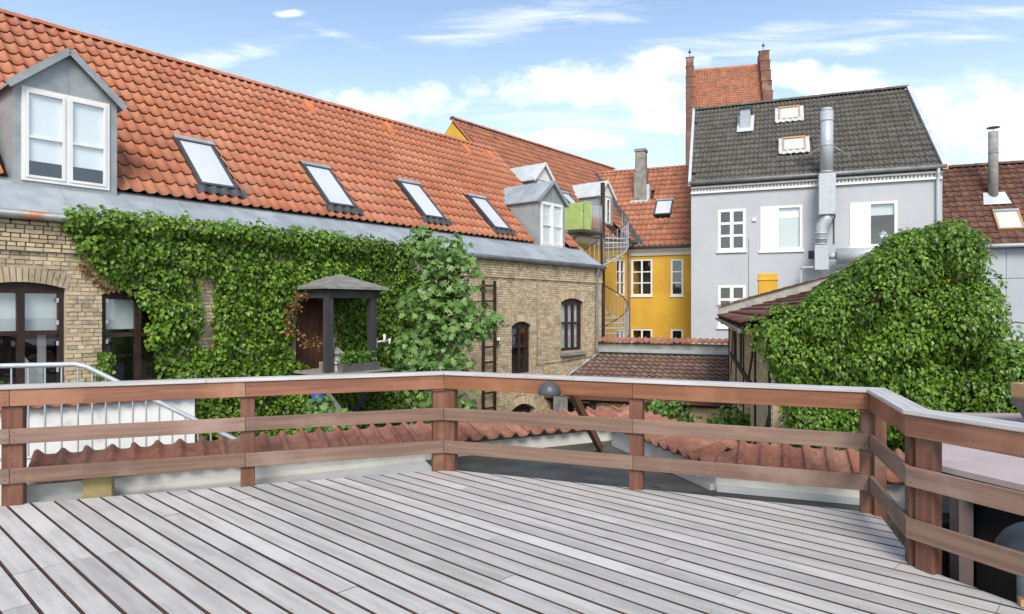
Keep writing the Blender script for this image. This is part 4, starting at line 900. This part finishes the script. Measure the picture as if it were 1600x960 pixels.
def keepG(p, x, y):
    if not (gx0(p.y)+.05 < p.x < gx1(p.y)-.14): return False
    if 3.05 < p.x < 4.2 and 3.3 < p.y < 4.45: return False
    if 3.2 < p.x < 4.35 and 1.15 < p.y < 2.15: return False
    return True
gfr = roof_frame((-.5, -.20, 10.06), (1, 0, 0), (0, 1, GS))
tile_field(GRf, GB, gfr, 9.2, 6.75, .33, .4205, tg, 'tile_grey', 300, keepG)
ridge_tiles(GRf, (gx0(5), 5, 14.46), (gx1(5), 5, 14.46), .14, .4, 'tile_grey')
for nm, xa, dx in (('barge_board', gx1, .10), ('verge_strip', gx0, -.05)):
    MB().add([(xa(0)-.06, -.28, 10.02), (xa(0)+abs(dx), -.28, 10.02), (xa(5)+abs(dx), 5, 14.44), (xa(5)-.06, 5, 14.44), (xa(0)-.06, -.28, 10.22), (xa(0)+abs(dx), -.28, 10.22), (xa(5)+abs(dx), 5, 14.60), (xa(5)-.06, 5, 14.60)],
             [(0,1,2,3),(7,6,5,4),(0,4,5,1),(1,5,6,2),(2,6,7,3),(3,7,4,0)]).build(nm, 'zinc_light', GB)
K_ = sqrt(1+GS*GS)
g0 = roof_frame((0, -.20, 10.06), (1, 0, 0), (0, 1, GS))
roof_window(GB, g0, 3.2, (3.45+.2)*K_, .85, 1.15, True, 'palewood', True)
roof_window(GB, g0, 3.35, (1.3+.2)*K_, .85, 1.05, True, 'palewood', True)
MB().prism([(3.0, 12.72), (3.0, 13.75), (3.95, 13.75), (3.95, 13.3)], 1.68, 2.08, 'x').build('roof_vent', 'zinc', GB)
MB().box(1.64, 2.12, 2.9, 4.05, 13.75, 13.82).build('roof_vent_lid', 'lead', GB)
MB().add([(1.55, 2.75, 12.71), (2.22, 2.75, 12.71), (2.22, 3.9, 13.68), (1.55, 3.9, 13.68)], [(0, 1, 2, 3)]).build('vent_flashing', 'zinc_light', GB)

dk = thing('ventilation_duct', 'tall galvanised ventilation duct climbing the pale grey wall past the eaves', 'duct', (7.08, 26.56, 0), -21.8)
DX, DY = 4.78, -.62
MB().tube([(DX+.05, DY, 10.05), (DX+.05, DY, 12.30)], .215, 16).build('upper_pipe', 'galv', dk)
for zz_ in (10.1, 11.05, 11.95): MB().tube([(DX+.05, DY, zz_), (DX+.05, DY, zz_+.05)], .228, 16).build('collar', 'galv', dk)
MB().tube([(DX+.05, DY, 12.30), (DX+.05, DY, 12.42)], [.215, .18], 16).build('cap', 'galv', dk)
MB().box(DX-.23, DX+.33, DY-.26, DY+.26, 8.57, 10.05).build('silencer', 'galv', dk, .02)
MB().tube([(DX+.08, DY, 8.60), (DX+.02, DY, 8.42), (DX-.1, DY, 8.22), (DX-.14, DY, 8.0), (DX-.14, DY, 7.55)], .20, 14).build('elbow', 'galv', dk)
for zz_ in (7.52, 7.7, 7.9): MB().tube([(DX-.14, DY, zz_), (DX-.14, DY, zz_+.04)], .222, 14).build('collar', 'galv', dk)
MB().box(DX-.36, DX+.10, DY-.22, DY+.22, 6.6, 7.5).build('fan_box', 'galv', dk, .01)
MB().tube([(DX+.10, DY, 7.1), (DX+.36, DY, 7.1)], .12, 14).build('coupling', 'galv', dk); MB().tube([(DX+.36, DY, 7.08), (DX+2.35, DY, 7.08)], .29, 18).build('horizontal_duct', 'galv', dk)
MB().box(DX-.56, DX-.38, DY-.1, DY+.1, 7.02, 7.3).build('motor', 'black', dk); MB().obox((DX-.8, DY, 6.72), (DX-.38, DY, 6.72), .2, .06).obox((DX-.8, DY, 6.72), (DX-.8, DY, 6.0), .05, .05).build('bracket', 'galv', dk)
MB().box(DX+.30, DX+.34, DY-.02, DY+.6, 8.5, 8.56).box(DX+.30, DX+.34, -.05, -.002, 7.6, 8.56).build('wall_bracket', 'lead', dk)
for sg in (-1, 1): MB().tube([(DX+.05+sg*.2, DY, 11.05), (DX+.05+sg*1.0, .55, 10.75)], .02, 5).build('stay', 'galv', dk)

# ================================================================== brown-roofed, panel-clad building on the right
BB = thing('clad_building', 'grey panel clad building with brown tiled roof and steel flue', 'building', (7.08, 26.56, 0), -21.8)
MB().box(8.7, 20, 2.03, 9.4, 0, 7.5).build('wall', 'lead', BB)
for i in range(11):
    for z0, z1 in ((0, 3.29), (3.31, 6.30), (6.32, 7.45)): MB().box(8.75+i*.78-.2, 8.75+i*.78+.765-.2, 2.0, 2.028, z0, z1).build('panel', 'panel', BB)
BR = MB().prism([(1.75, 7.45), (5.26, 10.95), (9.6, 6.8), (9.4, 6.7), (5.26, 10.7), (1.9, 7.4)], 8.62, 20, 'x').build('roof', 'tile_brown', BB)
tb = pantile_mesh('brown_pantile', .26, .42, 'tile_brown', .05)
tile_field(BR, BB, roof_frame((8.62, 1.76, 7.50), (1, 0, 0), (0, 1, 1)), 9, 5.0, .26, .33, tb, 'tile_brown', 300, lambda p, x, y: not (10.68 < p.x < 11.5 and 2.3 < p.y < 3.15))
ridge_tiles(BR, (8.62, 5.26, 11.03), (18, 5.26, 11.03), .14, .4, 'tile_brown')
MB().tube([(8.6, 1.68, 7.48), (18, 1.68, 7.48)], .07, 8).build('gutter', 'zinc_light', BB)
roof_window(BB, roof_frame((0, 1.76, 7.50), (1, 0, 0), (0, 1, 1)), 10.70, .75, .82, 1.12, False, 'palewood')
fl = MB().tube([(10.92, 3.75, 9.3), (10.92, 3.75, 12.05)], .165, 14).tube([(10.92, 3.75, 11.2), (10.92, 3.75, 11.24)], .175, 14).tube([(10.92, 3.75, 12.05), (10.92, 3.75, 12.2)], .012, 5).tube([(10.92, 3.75, 12.2), (10.92, 3.75, 12.22)], .23, 14); fl.build('flue', 'conc', BB)
MB().add([(10.5, 3.3, 9.19), (11.4, 3.3, 9.19), (11.3, 3.8, 9.72), (10.6, 3.8, 9.72)], [(0, 1, 2, 3)]).build('flue_flashing', 'zinc_light', BB)

# ================================================================== brick church tower
TW = thing('brick_tower', 'tall red brick tower with tiled saddle roof between stepped gables', 'tower', (17.85, 68.6, 0), -14)
WD = 8.35; RZt = 31.3; EZt = 24.0
MB().box(.02, WD-.02, 0, 9.8, 0, EZt).build('wall', 'brick_red', TW)
TR = MB().prism([(-.1, EZt-.1), (4.9, RZt), (9.9, EZt-.1)], .7, WD-.9, 'x').build('roof', 'tile_far', TW)
tt = pantile_mesh('tower_tile', .30, .5, 'tile_far', .06, n=5); SLt = (RZt-EZt)/5.0
tile_field(TR, TW, roof_frame((.72, -.12, EZt-.04), (1, 0, 0), (0, 1, SLt)), WD-1.65, 8.75, .30, .36, tt, 'tile_far', 300)
for nm, xa, xb in (('stepped_gable', -.04, .74), ('stepped_gable', WD-.92, WD+.04)):
    pts = [(-.35, 0), (-.35, EZt+.6)]; n = 7; 
    for i in range(n):
        y = -.35+(i+1)*(4.9+.35-.35)/n; z = EZt+.6+i*(RZt+1.0-EZt-.6)/(n-1)
        pts += [(pts[-1][0], z), (y, z)] if i else [(y, z)]
    pts2 = [(9.8-p[0], p[1]) for p in pts[::-1]]
    g = MB().prism(pts+pts2, xa, xb, 'x').build(nm, 'brick_red', TW)
    for (y, z) in pts[2::2]: MB().prism([(y-.75, z), (y+.05, z), (y+.05, z+.28)], xa-.06, xb+.06, 'x').build('coping', 'tile_far', g)
    xm = (xa+xb)/2; MB().tube([(xm, 4.9, RZt+.8), (xm, 4.9, RZt+2.3)], .03, 5).lathe([(.001, .16), (.13, .08), (.16, 0), (.13, -.08), (.001, -.16)], (xm, 4.9, RZt+1.9), 10).build('finial', 'lead', g)
MB().box(.7, WD-.9, -.12, 0, EZt-.35, EZt-.11).build('cornice', 'brick_red', TW)

# ================================================================== low brown-tiled lean-to at the end of the court
LT = thing('lean_to', 'low lean-to with brown tiled roof below a tile capped wall', 'building', (2.96, 23.06, 0), -21.8)
KS = .34
MB().box(-.05, 4.75, -.02, .22, 0, 4.02).build('back_wall', 'conc', LT)
ck = pantile_mesh('cap_pantile', .2, .36, 'tile_cop', .055)
cap0 = thing  # (keeps the name free)
LTW = MB().box(-.05, 4.75, .0, .20, 4.02, 4.05).build('wall_cap', 'conc', LT)
for i in range(24):
    link('tile', ck[0], LTW, roof_frame((-.05+i*.2, -.12, 4.04), (1, 0, 0), (0, 1, .55)))
MB().box(-.0, 4.6, -.14, -.021, 3.74, 3.86).build('flashing', 'zinc', LT)
LTR = MB().add([(-.1, 0, 3.64), (4.7, 0, 3.64), (4.7, -3.0, 3.64-3*KS), (-1.05, -3.0, 3.64-3*KS), (-.1, 0, 3.5), (4.7, 0, 3.5), (4.7, -3, 3.5-3*KS), (-1.05, -3, 3.5-3*KS)], [(0,1,2,3),(7,6,5,4),(0,4,5,1),(1,5,6,2),(2,6,7,3),(3,7,4,0)]).build('roof', 'tile_brown', LT)
tl = pantile_mesh('lean_pantile', .215, .36, 'tile_lean', .05)
tile_field(LTR, LT, roof_frame((-1.2, -3.05, 3.66-3.05*KS), (1, 0, 0), (0, 1, KS)), 5.9, 3.15, .215, .285, tl, 'tile_lean', 300, lambda p, x, y: p.x > -.05+p.y*.31+.10)
MB().add([(-.05, .02, 3.72), (.14, .02, 3.76), (-.72, -3.0, 3.76-3*KS), (-1.0, -3.0, 3.70-3*KS)], [(0, 1, 2, 3)]).build('side_flashing', 'zinc', LT)
MB().add([(4.45, .02, 3.76), (4.75, .02, 3.80), (4.75, -3.0, 3.80-3*KS), (4.45, -3.0, 3.74-3*KS)], [(0, 1, 2, 3)]).build('side_flashing', 'zinc_light', LT)
hl = [dict(x0=-.62, x1=.5, z0=.6, z1=2.38), dict(x0=2.4, x1=3.1, z0=.6, z1=2.38)]
wall_holes(MB(), -1.0, 4.6, 0, 2.62, hl, -2.7, .1).build('wall', 'brick_y', LT)
for h in hl: window(LT, h['x0'], h['x1'], h['z0'], h['z1'], -2.69, (1,), (1,), .03, .04, 'white', 'glass')
MB().box(-1.1, 4.65, -2.86, -2.72, 2.40, 2.62).build('beam', 'timber', LT)
for xx in (-.72, .56, 2.2, 3.3, 4.5): MB().box(xx-.08, xx+.08, -2.80, -2.71, 0, 2.40).build('post', 'timber', LT)

# ================================================================== half-timbered house under ivy
HT = thing('half_timbered_house', 'half timbered yellow brick house with brown tiled roof and rendered parapet', 'building', (6.45, 20.0, 0), -105.5)
hm = MAT[HT.name]
rz = lambda y: 4.98+.28*(y+.3)
rb = lambda x: 3.15-1.0*x/12
MB().add([(0,.03,0),(12,.03,0),(12,rb(12),0),(0,rb(0),0),(0,.03,rz(0)-.12),(12,.03,rz(0)-.12),(12,rb(12),rz(rb(12))-.12),(0,rb(0),rz(rb(0))-.12)], [(0,3,2,1),(4,5,6,7),(0,1,5,4),(1,2,6,5),(2,3,7,6),(3,0,4,7)]).build('infill_wall', 'brick_y', HT)
V = []; Fc = []; nb = 0
for r in range(60):
    z = .5+r*.072
    if z > 4.75: break
    x = -.12*(r % 2)
    while x < 12:
        a, b = max(x, 0), min(x+.226, 11.98); x += .238
        if b-a < .05: continue
        bb = MB().box(a, b, .012+random.uniform(-.002, .002), .029, z, z+.06); V += bb.v; Fc += [tuple(q+nb*8 for q in f) for f in bb.f]; nb += 1
bulk('bricks', V, Fc, 'brick_y', HT)
for xx in (.1, 4.0, 6.8, 9.65, 11.9): MB().box(xx-.07, xx+.07, -.012, .03, 0, 4.80).build('post', 'timber', HT)
MB().box(0, 12, -.02, .03, 4.80, 4.93).build('wall_plate', 'timber', HT); 
MB().obox((1.3, -.004, 3.95), (9.5, -.004, 3.90), .03, .12, (0, 0, 1)).build('rail', 'timber', HT)
for (xa, za, xb, zb) in ((1.3, 3.4, 2.5, 4.6), (8.1, 3.9, 9.5, 4.7), (9.7, 2.6, 11.8, 3.8)): MB().obox((xa, 0.004, za), (xb, .004, zb), .025, .12, (0, 0, 1)).build('brace', 'timber', HT)
for xx in (3.3, 5.9): MB().box(xx-.28, xx+.28, -.01, .02, 4.02, 4.72).build('shutter', 'interior', HT)
HR_ = MB().add([(-.1,-.28,rz(-.3)-.04),(12.1,-.28,rz(-.3)-.04),(12.1,rb(12),rz(rb(12))-.02),(-.1,rb(0),rz(rb(0))-.02),(-.1,-.28,rz(-.3)-.12),(12.1,-.28,rz(-.3)-.12),(12.1,rb(12),rz(rb(12))-.1),(-.1,rb(0),rz(rb(0))-.1)], [(0,1,2,3),(7,6,5,4),(0,4,5,1),(1,5,6,2),(2,6,7,3),(3,7,4,0)]).build('roof', 'tile_mauve', HT)
th = pantile_mesh('house_tile', .30, .42, 'tile_mauve', .022)
tile_field(HR_, HT, roof_frame((.12, -.33, rz(-.33)), (1, 0, 0), (0, 1, .28)), 12.0, 3.6, .30, .335, th, 'tile_mauve', 300, lambda p, x, y: p.y < rb(p.x)-.1 and not (p.x > 10.4 and p.y > 1.5))
MB().add([(0,-.30,rz(-.3)-.06),(0,3.3,rz(3.3)-.06),(0,3.3,rz(3.3)+.36),(0,-.30,rz(-.3)+.28),(.22,-.30,rz(-.3)-.06),(.22,3.3,rz(3.3)-.06),(.22,3.3,rz(3.3)+.36),(.22,-.3,rz(-.3)+.28)], [(0,1,2,3),(7,6,5,4),(0,4,5,1),(1,5,6,2),(2,6,7,3),(3,7,4,0)]).build('parapet', 'parapet', HT)
for i in range(12):
    y = -.36+i*.31; z = rz(y)+.30+.02*i/12
    MB().add([(-.06,y,z),(.30,y,z),(.30,y+.34,z+.095),(-.06,y+.34,z+.095),(-.06,y,z+.035),(.30,y,z+.035),(.30,y+.34,z+.115),(-.06,y+.34,z+.115)], [(0,3,2,1),(4,5,6,7),(0,1,5,4),(1,2,6,5),(2,3,7,6),(3,0,4,7)]).build('parapet_tile', 'tile_mauve', HT)
ridge_tiles(HR_, (.25, 3.02, rz(3.02)+.02), (4.5, 2.76, rz(2.76)+.02), .14, .36, 'tile_mauve')
for i in range(4): MB().obox((.3+.1*i, 2.3+.12*i, rz(2.3)+.08), (1.3+.1*i, 2.9+.1*i, rz(2.9)+.16+.03*i), .16, .05).build('loose_tile', 'tile_mauve', HT)
MB().box(.1, 11.9, -.38, -.33, rz(-.3)-.09, rz(-.3)-.04).build('gutter', 'gutter', HT)
yc = MB().box(-.30, .30, -.2, .2, 0, 6.36).box(-.325, .325, -.225, .225, 6.1, 6.2).build('yellow_chimney', 'yellow', None, .03)
q = hm @ Vector((-2.2, .35, 0)); yc.location = (8.35, 21.95, 0); yc.rotation_euler.z = radians(-20); tag(yc, 'stubby yellow rendered chimney behind the sloping parapet', 'chimney')

# ================================================================== stair railing and white wall on the left
sr = thing('stair_railing', 'bent galvanised tube stair railing with thin vertical bars', 'railing', (0, 0, 0))
SA = Vector((-6.1, 6.55, 4.62)); SBn = Vector((-4.52, 7.05, 4.62)); SE = Vector((-3.0, 7.45, 3.72))
MB().tube([SA+Vector((0,0,-.5)), SA+Vector((0,0,-.06)), SA+Vector((.05,.016,0)), SBn+Vector((-.05,-.016,0)), SBn+Vector((.05,.014,-.03)), SE, SE+Vector((.03,0,-.1)), SE+Vector((.03, 0, -.6))], .027, 10).build('handrail', 'galv', sr)
MB().tube([SA+Vector((0,0,-.95)), SBn+Vector((0,0,-.95)), SE+Vector((0,0,-.9))], .02, 8).build('lower_rail', 'galv', sr)
for i in range(1, 22):
    t = i*.148; d1 = (SBn-SA).length
    if t < d1: p = SA.lerp(SBn, t/d1)
    else:
        u = (t-d1)/((SE-SBn).length)
        if u > 1: break
        p = SBn.lerp(SE, u)
    MB().tube([p+Vector((0,0,-.93)), p], .009, 6, False).build('bar', 'galv', sr)
for p in (SA, SE): MB().tube([Vector((p.x, p.y, 0)), p+Vector((0, 0, -.5))], .025, 8).build('post', 'galv', sr)
ww = thing('white_wall', 'white painted courtyard wall with tile coping below the brick windows', 'wall', (-6.9, 7.95, 0), 36.5)
MB().box(-2, 2.9, 0, .2, 0, 3.92).build('wall', 'white_ren', ww)
cw = MB().box(-2, 2.9, .02, .18, 3.92, 3.96).build('cap', 'white_ren', ww)
ct2 = pantile_mesh('cap_tile', .19, .3, 'tile_cop', .055)
for i in range(25): link('tile', ct2[0], cw, roof_frame((-2+i*.195, -.09, 3.90), (1, 0, 0), (0, 1, .35)))

# ================================================================== planting
def clumps_on(poly, n, rmin, rmax, fn):
    xs = [p[0] for p in poly]; zs = [p[1] for p in poly]; out = []
    while len(out) < n:
        x, z = RS.uniform(min(xs), max(xs)), RS.uniform(min(zs), max(zs))
        if inpoly(x, z, poly): out.append((fn(x, z), RS.uniform(rmin, rmax)))
    return out
wi = thing('wall_ivy', 'dense green ivy covering the brick wall below the zinc eaves', 'ivy', (3.096, 23.22, 0), 50.8)
def iv_skip(x, z):
    if -14.04 < x < -13.74 and 4.45 < z < 5.85: return True
    if -12.1 < x < -10.75 and 3.9 < z < 5.62: return True
    return False
cl = [c for c in clumps_on(IVY, 620, .13, .30, lambda x, z: (x, -.02-.16*abs(mnoise.noise((x*.7, z*.9, 3))), z)) if not iv_skip(c[0][0], c[0][2]) and not (c[0][0] < -14.2 and 3.9 < c[0][2] < 5.15 and RS.rand() < .5)]
top = [((x, -.17, 6.62+.09*(RS.rand()-.2)), RS.uniform(.12, .22)) for x in np.linspace(-16.1, -8.9, 95)]
P, Nn = clump_leaves(cl+top, 170, lambda c: (0, -1, 0)); sz = RS.uniform(.055, .095, len(P)); ok = P[:, 1] < .0
ok &= ~((P[:, 0] > -14.02) & (P[:, 0] < -13.80) & (P[:, 2] > 4.5) & (P[:, 2] < 5.8)); P, Nn, sz = P[ok], Nn[ok], sz[ok]
v_, f_ = leaves_np('ivy', P, Nn, sz, .8, .6); bulk('foliage', v_, f_, 'ivy', wi)
pts = []
while len(pts) < 15000:
    x, z = RS.uniform(-16.3, -8.5), RS.uniform(1.6, 6.85)
    if inpoly(x, z, IVY) and not iv_skip(x, z): pts.append((x, RS.uniform(-.14, -.02), z))
P = np.array(pts); v_, f_ = leaves_np('ivy', P, np.tile([0, -1, .1], (len(P), 1)), RS.uniform(.07, .11, len(P)), .8, .8); bulk('inner_foliage', v_, f_, 'ivy', wi)
# ivy behind the porch and hanging beside windows
P = np.c_[RS.uniform(-11.1, -10.3, 900), RS.uniform(-.25, -.05, 900), RS.uniform(3.9, 5.6, 900)]; v_, f_ = leaves_np('ivy', P, np.tile([0, -1, .1], (900, 1)), RS.uniform(.06, .1, 900), .8, .8); bulk('porch_foliage', v_, f_, 'ivy', wi)
P = np.c_[RS.normal(-15.62, .07, 260), RS.uniform(-.12, -.02, 260), 3.7+RS.rand(260)**1.6*.8]; v_, f_ = leaves_np('ivy', P, np.tile([0, -1, .1], (260, 1)), RS.uniform(.05, .09, 260)); bulk('tendril', v_, f_, 'ivy', wi)
def trail(pts, n, spread):
    out = []
    for _ in range(n):
        k = RS.randint(0, len(pts)-1); t = RS.rand(); out.append(np.array(pts[k])*(1-t)+np.array(pts[k+1])*t+RS.normal(0, spread, 3)*np.array([1, .5, 1]))
    return np.array(out)
dp = [(-11.75, -.5, 5.60), (-12.15, -.45, 5.5), (-12.35, -.4, 5.2), (-12.40, -.4, 4.85), (-12.06, -.5, 4.55), (-11.7, -.7, 4.55)]
P = trail(dp, 330, .075); v_, f_ = leaves_np('ivy', P, RS.normal(0, 1, (len(P), 3))+np.array([0, -1, 0]), RS.uniform(.04, .085, len(P))); bulk('dead_foliage', v_, f_, 'dead', wi)
dp2 = [(-15.95, -.06, 5.92), (-15.78, -.06, 5.72), (-15.62, -.07, 5.55), (-15.1, -.08, 5.46), (-14.7, -.1, 5.45)]
P = trail(dp2, 190, .035); v_, f_ = leaves_np('ivy', P, RS.normal(0, 1, (len(P), 3))+np.array([0, -1, 0]), RS.uniform(.03, .06, len(P))); bulk('dead_foliage', v_, f_, 'dead', wi)
MB().tube(dp, .012, 5).tube(dp2, .008, 5).tube([(-13.0, -.04, 0), (-12.9, -.05, 3), (-12.7, -.05, 5.5)], [.05, .04, .02], 6).build('stem', 'bark', wi)

# right-hand creeper over the half-timbered house
rc = thing('house_creeper', 'big mound of green creeper swallowing the half timbered house gable and roof', 'creeper', (6.45, 20.0, 0), -105.5)
ZT_ = [(-.32, 4.88), (-.05, 5.06), (.25, 5.18), (.81, 5.64), (1.23, 5.93), (1.5, 6.13), (1.96, 6.27), (2.26, 6.10), (2.34, 5.6)]
def ztop(y):
    for (a, za), (b, zb) in zip(ZT_[:-1], ZT_[1:]):
        if a <= y <= b: return za+(zb-za)*(y-a)/(b-a)
    return 4.9
cl = []
while len(cl) < 260:
    y, z = RS.uniform(-.30, 2.32), RS.uniform(1.8, 6.25); r = RS.uniform(.14, .31)
    if z > ztop(y)-r*.75 or (z < 4.85 and y < .36*(4.85-z)/1.1-.10+r*.4): continue
    bulge = .06+.34*mnoise.noise((y*1.7, z*1.5, 9.2))+RS.uniform(-.10, .20)
    cl.append(((12.02+bulge, y, z), r))
for _ in range(300):
    x, y = RS.uniform(9.4, 12.1), RS.uniform(-.25, 2.28); r = RS.uniform(.13, .25)
    if x < 12-1.0*max(0, y)-.05 or (y < .9 and x < 11.7): continue
    cl.append(((x, y, max(rz(y)-.05, ztop(y)-r*.9-.12*(12-x))), r))
for _ in range(150): x, z = RS.uniform(10.2, 12.15), RS.uniform(3.0, 5.95); cl.append(((x, 2.34+RS.uniform(-.04, .06), z), RS.uniform(.1, .2)))
P, Nn = clump_leaves(cl, 520, lambda c: (.65, -.1, .5) if c[0] > 11.9 else (.2, -.2, .95)); sz = RS.uniform(.035, .062, len(P))
v_, f_ = leaves_np('narrow', P, Nn, sz*1.15, 1.1, .7); bulk('foliage', v_, f_, 'creeper', rc)
pts = []
while len(pts) < 6500:
    y, z = RS.uniform(-.25, 2.3), RS.uniform(1.8, 6.0)
    if z < ztop(y)-.12 and not (z < 4.85 and y < .36*(4.85-z)/1.1-.1): pts.append((12.03+RS.rand()*.06, y, z))
P = np.array(pts); v_, f_ = leaves_np('ivy', P, np.tile([1, 0, .1], (len(P), 1)), RS.uniform(.06, .1, len(P)), .8, .8); bulk('inner_foliage', v_, f_, 'creeper', rc)
MB().prism([(y, z-.3) for y, z in ZT_[3:]]+[(2.2, 2.0), (.9, 2.0), (.6, 4.6)], 11.2, 12.03, 'x').build('stem_mass', 'bark', rc)
MB().tube([(12.15, 2.35, 4.95), (12.1, 2.6, 5.05), (12.0, 3.0, 5.0)], .008, 5).tube([(11.9, 2.3, 5.2), (11.8, 2.5, 5.1)], .006, 4).build('tendril', 'bark', rc)
hd = thing('ivy_hedge', 'lower ivy clad hedge running beyond the pink shed roof', 'hedge', (6.45, 20.0, 0), -105.5)
cl = [((RS.uniform(12.0, 12.5), RS.uniform(2.2, 5.2), RS.uniform(3.2, 4.80)), RS.uniform(.13, .26)) for _ in range(350)]+[((RS.uniform(12.32, 12.55), RS.uniform(2.1, 3.1), RS.uniform(3.3, 4.75)), RS.uniform(.14, .24)) for _ in range(90)]
P, Nn = clump_leaves(cl, 420, lambda c: (.8, 0, .5)); v_, f_ = leaves_np('narrow', P, Nn, RS.uniform(.04, .072, len(P)), 1.1, .7); bulk('foliage', v_, f_, 'creeper', hd)
MB().box(12.0, 12.35, 2.3, 5.2, 0, 4.65).build('stem_mass', 'bark', hd)

# maple in the court
def tree(name, label, cat, loc, h0, limbs, blobs, kind, mt, n, smin, smax, group=None, tr=.09, n_ind=0):
    t = thing(name, label, cat, loc)
    MB().tube([(0, 0, 0), (.05, .02, h0*.5), (0, .04, h0)], [tr, tr*.8, tr*.5], 8).build('trunk', 'bark', t)
    for a, b in limbs: MB().tube([a, ((a[0]+b[0])/2, (a[1]+b[1])/2, (a[2]+b[2])/2+.1), b], [tr*.45, tr*.3, tr*.1], 6).build('limb', 'bark', t)
    cl = []
    for (c, r) in blobs:
        k = int(26*r*r/.16)+6
        for _ in range(k):
            d = RS.normal(0, 1, 3); d /= np.linalg.norm(d); cl.append((tuple(np.array(c)+d*r*RS.uniform(.35, 1.0)), RS.uniform(.12, .24)))
    P = []; Nn = []
    for c, r in cl:
        k = max(3, int(n/len(cl))); d = RS.normal(0, 1, (k, 3)); d /= np.linalg.norm(d, axis=1)[:, None]; d[:, 2] = np.abs(d[:, 2])*.8-.2
        P.append(np.array(c)+d*r); Nn.append(d+np.array([0, -.35, .55]))
    P = np.vstack(P); Nn = np.vstack(Nn); sz = RS.uniform(smin, smax, len(P))
    if n_ind:
        order = np.argsort(P[:, 1]); sel = order[:n_ind]; rest_ = order[n_ind:]
        v_, f_ = leaves_np(kind, P[sel], Nn[sel], sz[sel], .6, .6); k = len(LEAF[kind][0])
        for i in range(n_ind):
            me = bpy.data.meshes.new('leaf'); me.from_pydata([tuple(q) for q in v_[i*k:(i+1)*k]], [], [tuple(int(z) for z in q) for q in LEAF[kind][1]]); me.materials.append(M[mt]); link('leaf', me, t)
        P, Nn, sz = P[rest_], Nn[rest_], sz[rest_]
    v_, f_ = leaves_np(kind, P, Nn, sz, .6, .6); bulk('crown', v_, f_, mt, t)
    if group: t['group'] = group
    return t
tree('maple_tree', 'young maple tree with broad pale green leaves before the brick wall', 'tree', (-1.55, 14.2, 0), 5.6,
     [((0, .04, 3.5), (-.6, .1, 4.6)), ((0, .04, 3.9), (.8, -.2, 4.7)), ((0, .04, 4.8), (.45, 0, 6.4)), ((0, .04, 5.0), (-.35, 0, 6.2)), ((0, 0, 2.5), (-.7, -.3, 3.3))],
     [((0, 0, 6.35), .50), ((-.40, 0, 6.55), .40), ((.42, .1, 6.2), .42), ((.1, 0, 5.7), .55), ((-.40, 0, 5.3), .5), ((.45, .1, 5.4), .5), ((.1, -.1, 4.8), .6), ((-.5, -.1, 4.5), .5), ((.72, 0, 4.75), .40), ((1.05, 0, 4.9), .22), ((0, -.1, 4.1), .6), ((-.55, -.1, 3.8), .5), ((.4, -.1, 3.7), .45), ((0, -.1, 3.2), .6), ((-.3, 0, 2.7), .5), ((.45, -.1, 2.9), .4)],
     'maple', 'maple', 4000, .10, .19, n_ind=200)
tree('maple_sapling', 'low maple sapling growing under the timber porch', 'sapling', (-3.55, 12.3, 0), 3.0, [], [((0, 0, 3.3), .25), ((.35, 0, 3.15), .22), ((-.15, 0, 3.0), .25)], 'maple', 'maple', 500, .09, .15, tr=.03)
tree('green_shrub', 'bright green shrub in front of the lean-to beam', 'shrub', (2.85, 13.0, 0), 2.9, [], [((0, 0, 3.12), .28), ((-.35, 0, 3.0), .25), ((.35, 0, 3.18), .24), ((.1, 0, 2.7), .35)], 'ivy', 'shrub', 1300, .07, .11, tr=.04)
tree('dark_shrub', 'darker rounded shrub beside the half timbered wall', 'shrub', (4.1, 12.2, 0), 2.7, [], [((0, 0, 3.05), .38), ((.35, 0, 2.95), .35), ((-.35, 0, 2.85), .33), ((.55, .0, 2.7), .3), ((0, 0, 2.5), .5)], 'ivy', 'creeper', 2600, .06, .1, tr=.05)
tree('window_herb', 'small yellow green herb clump beneath the brick windows', 'herb', tuple(wm @ Vector((-15.95, -.25, 0))), 3.6, [], [((0, 0, 3.85), .16), ((.25, .1, 3.8), .15), ((-.8, -.8, 3.95), .14)], 'narrow', 'shrub', 420, .07, .13, tr=.02)
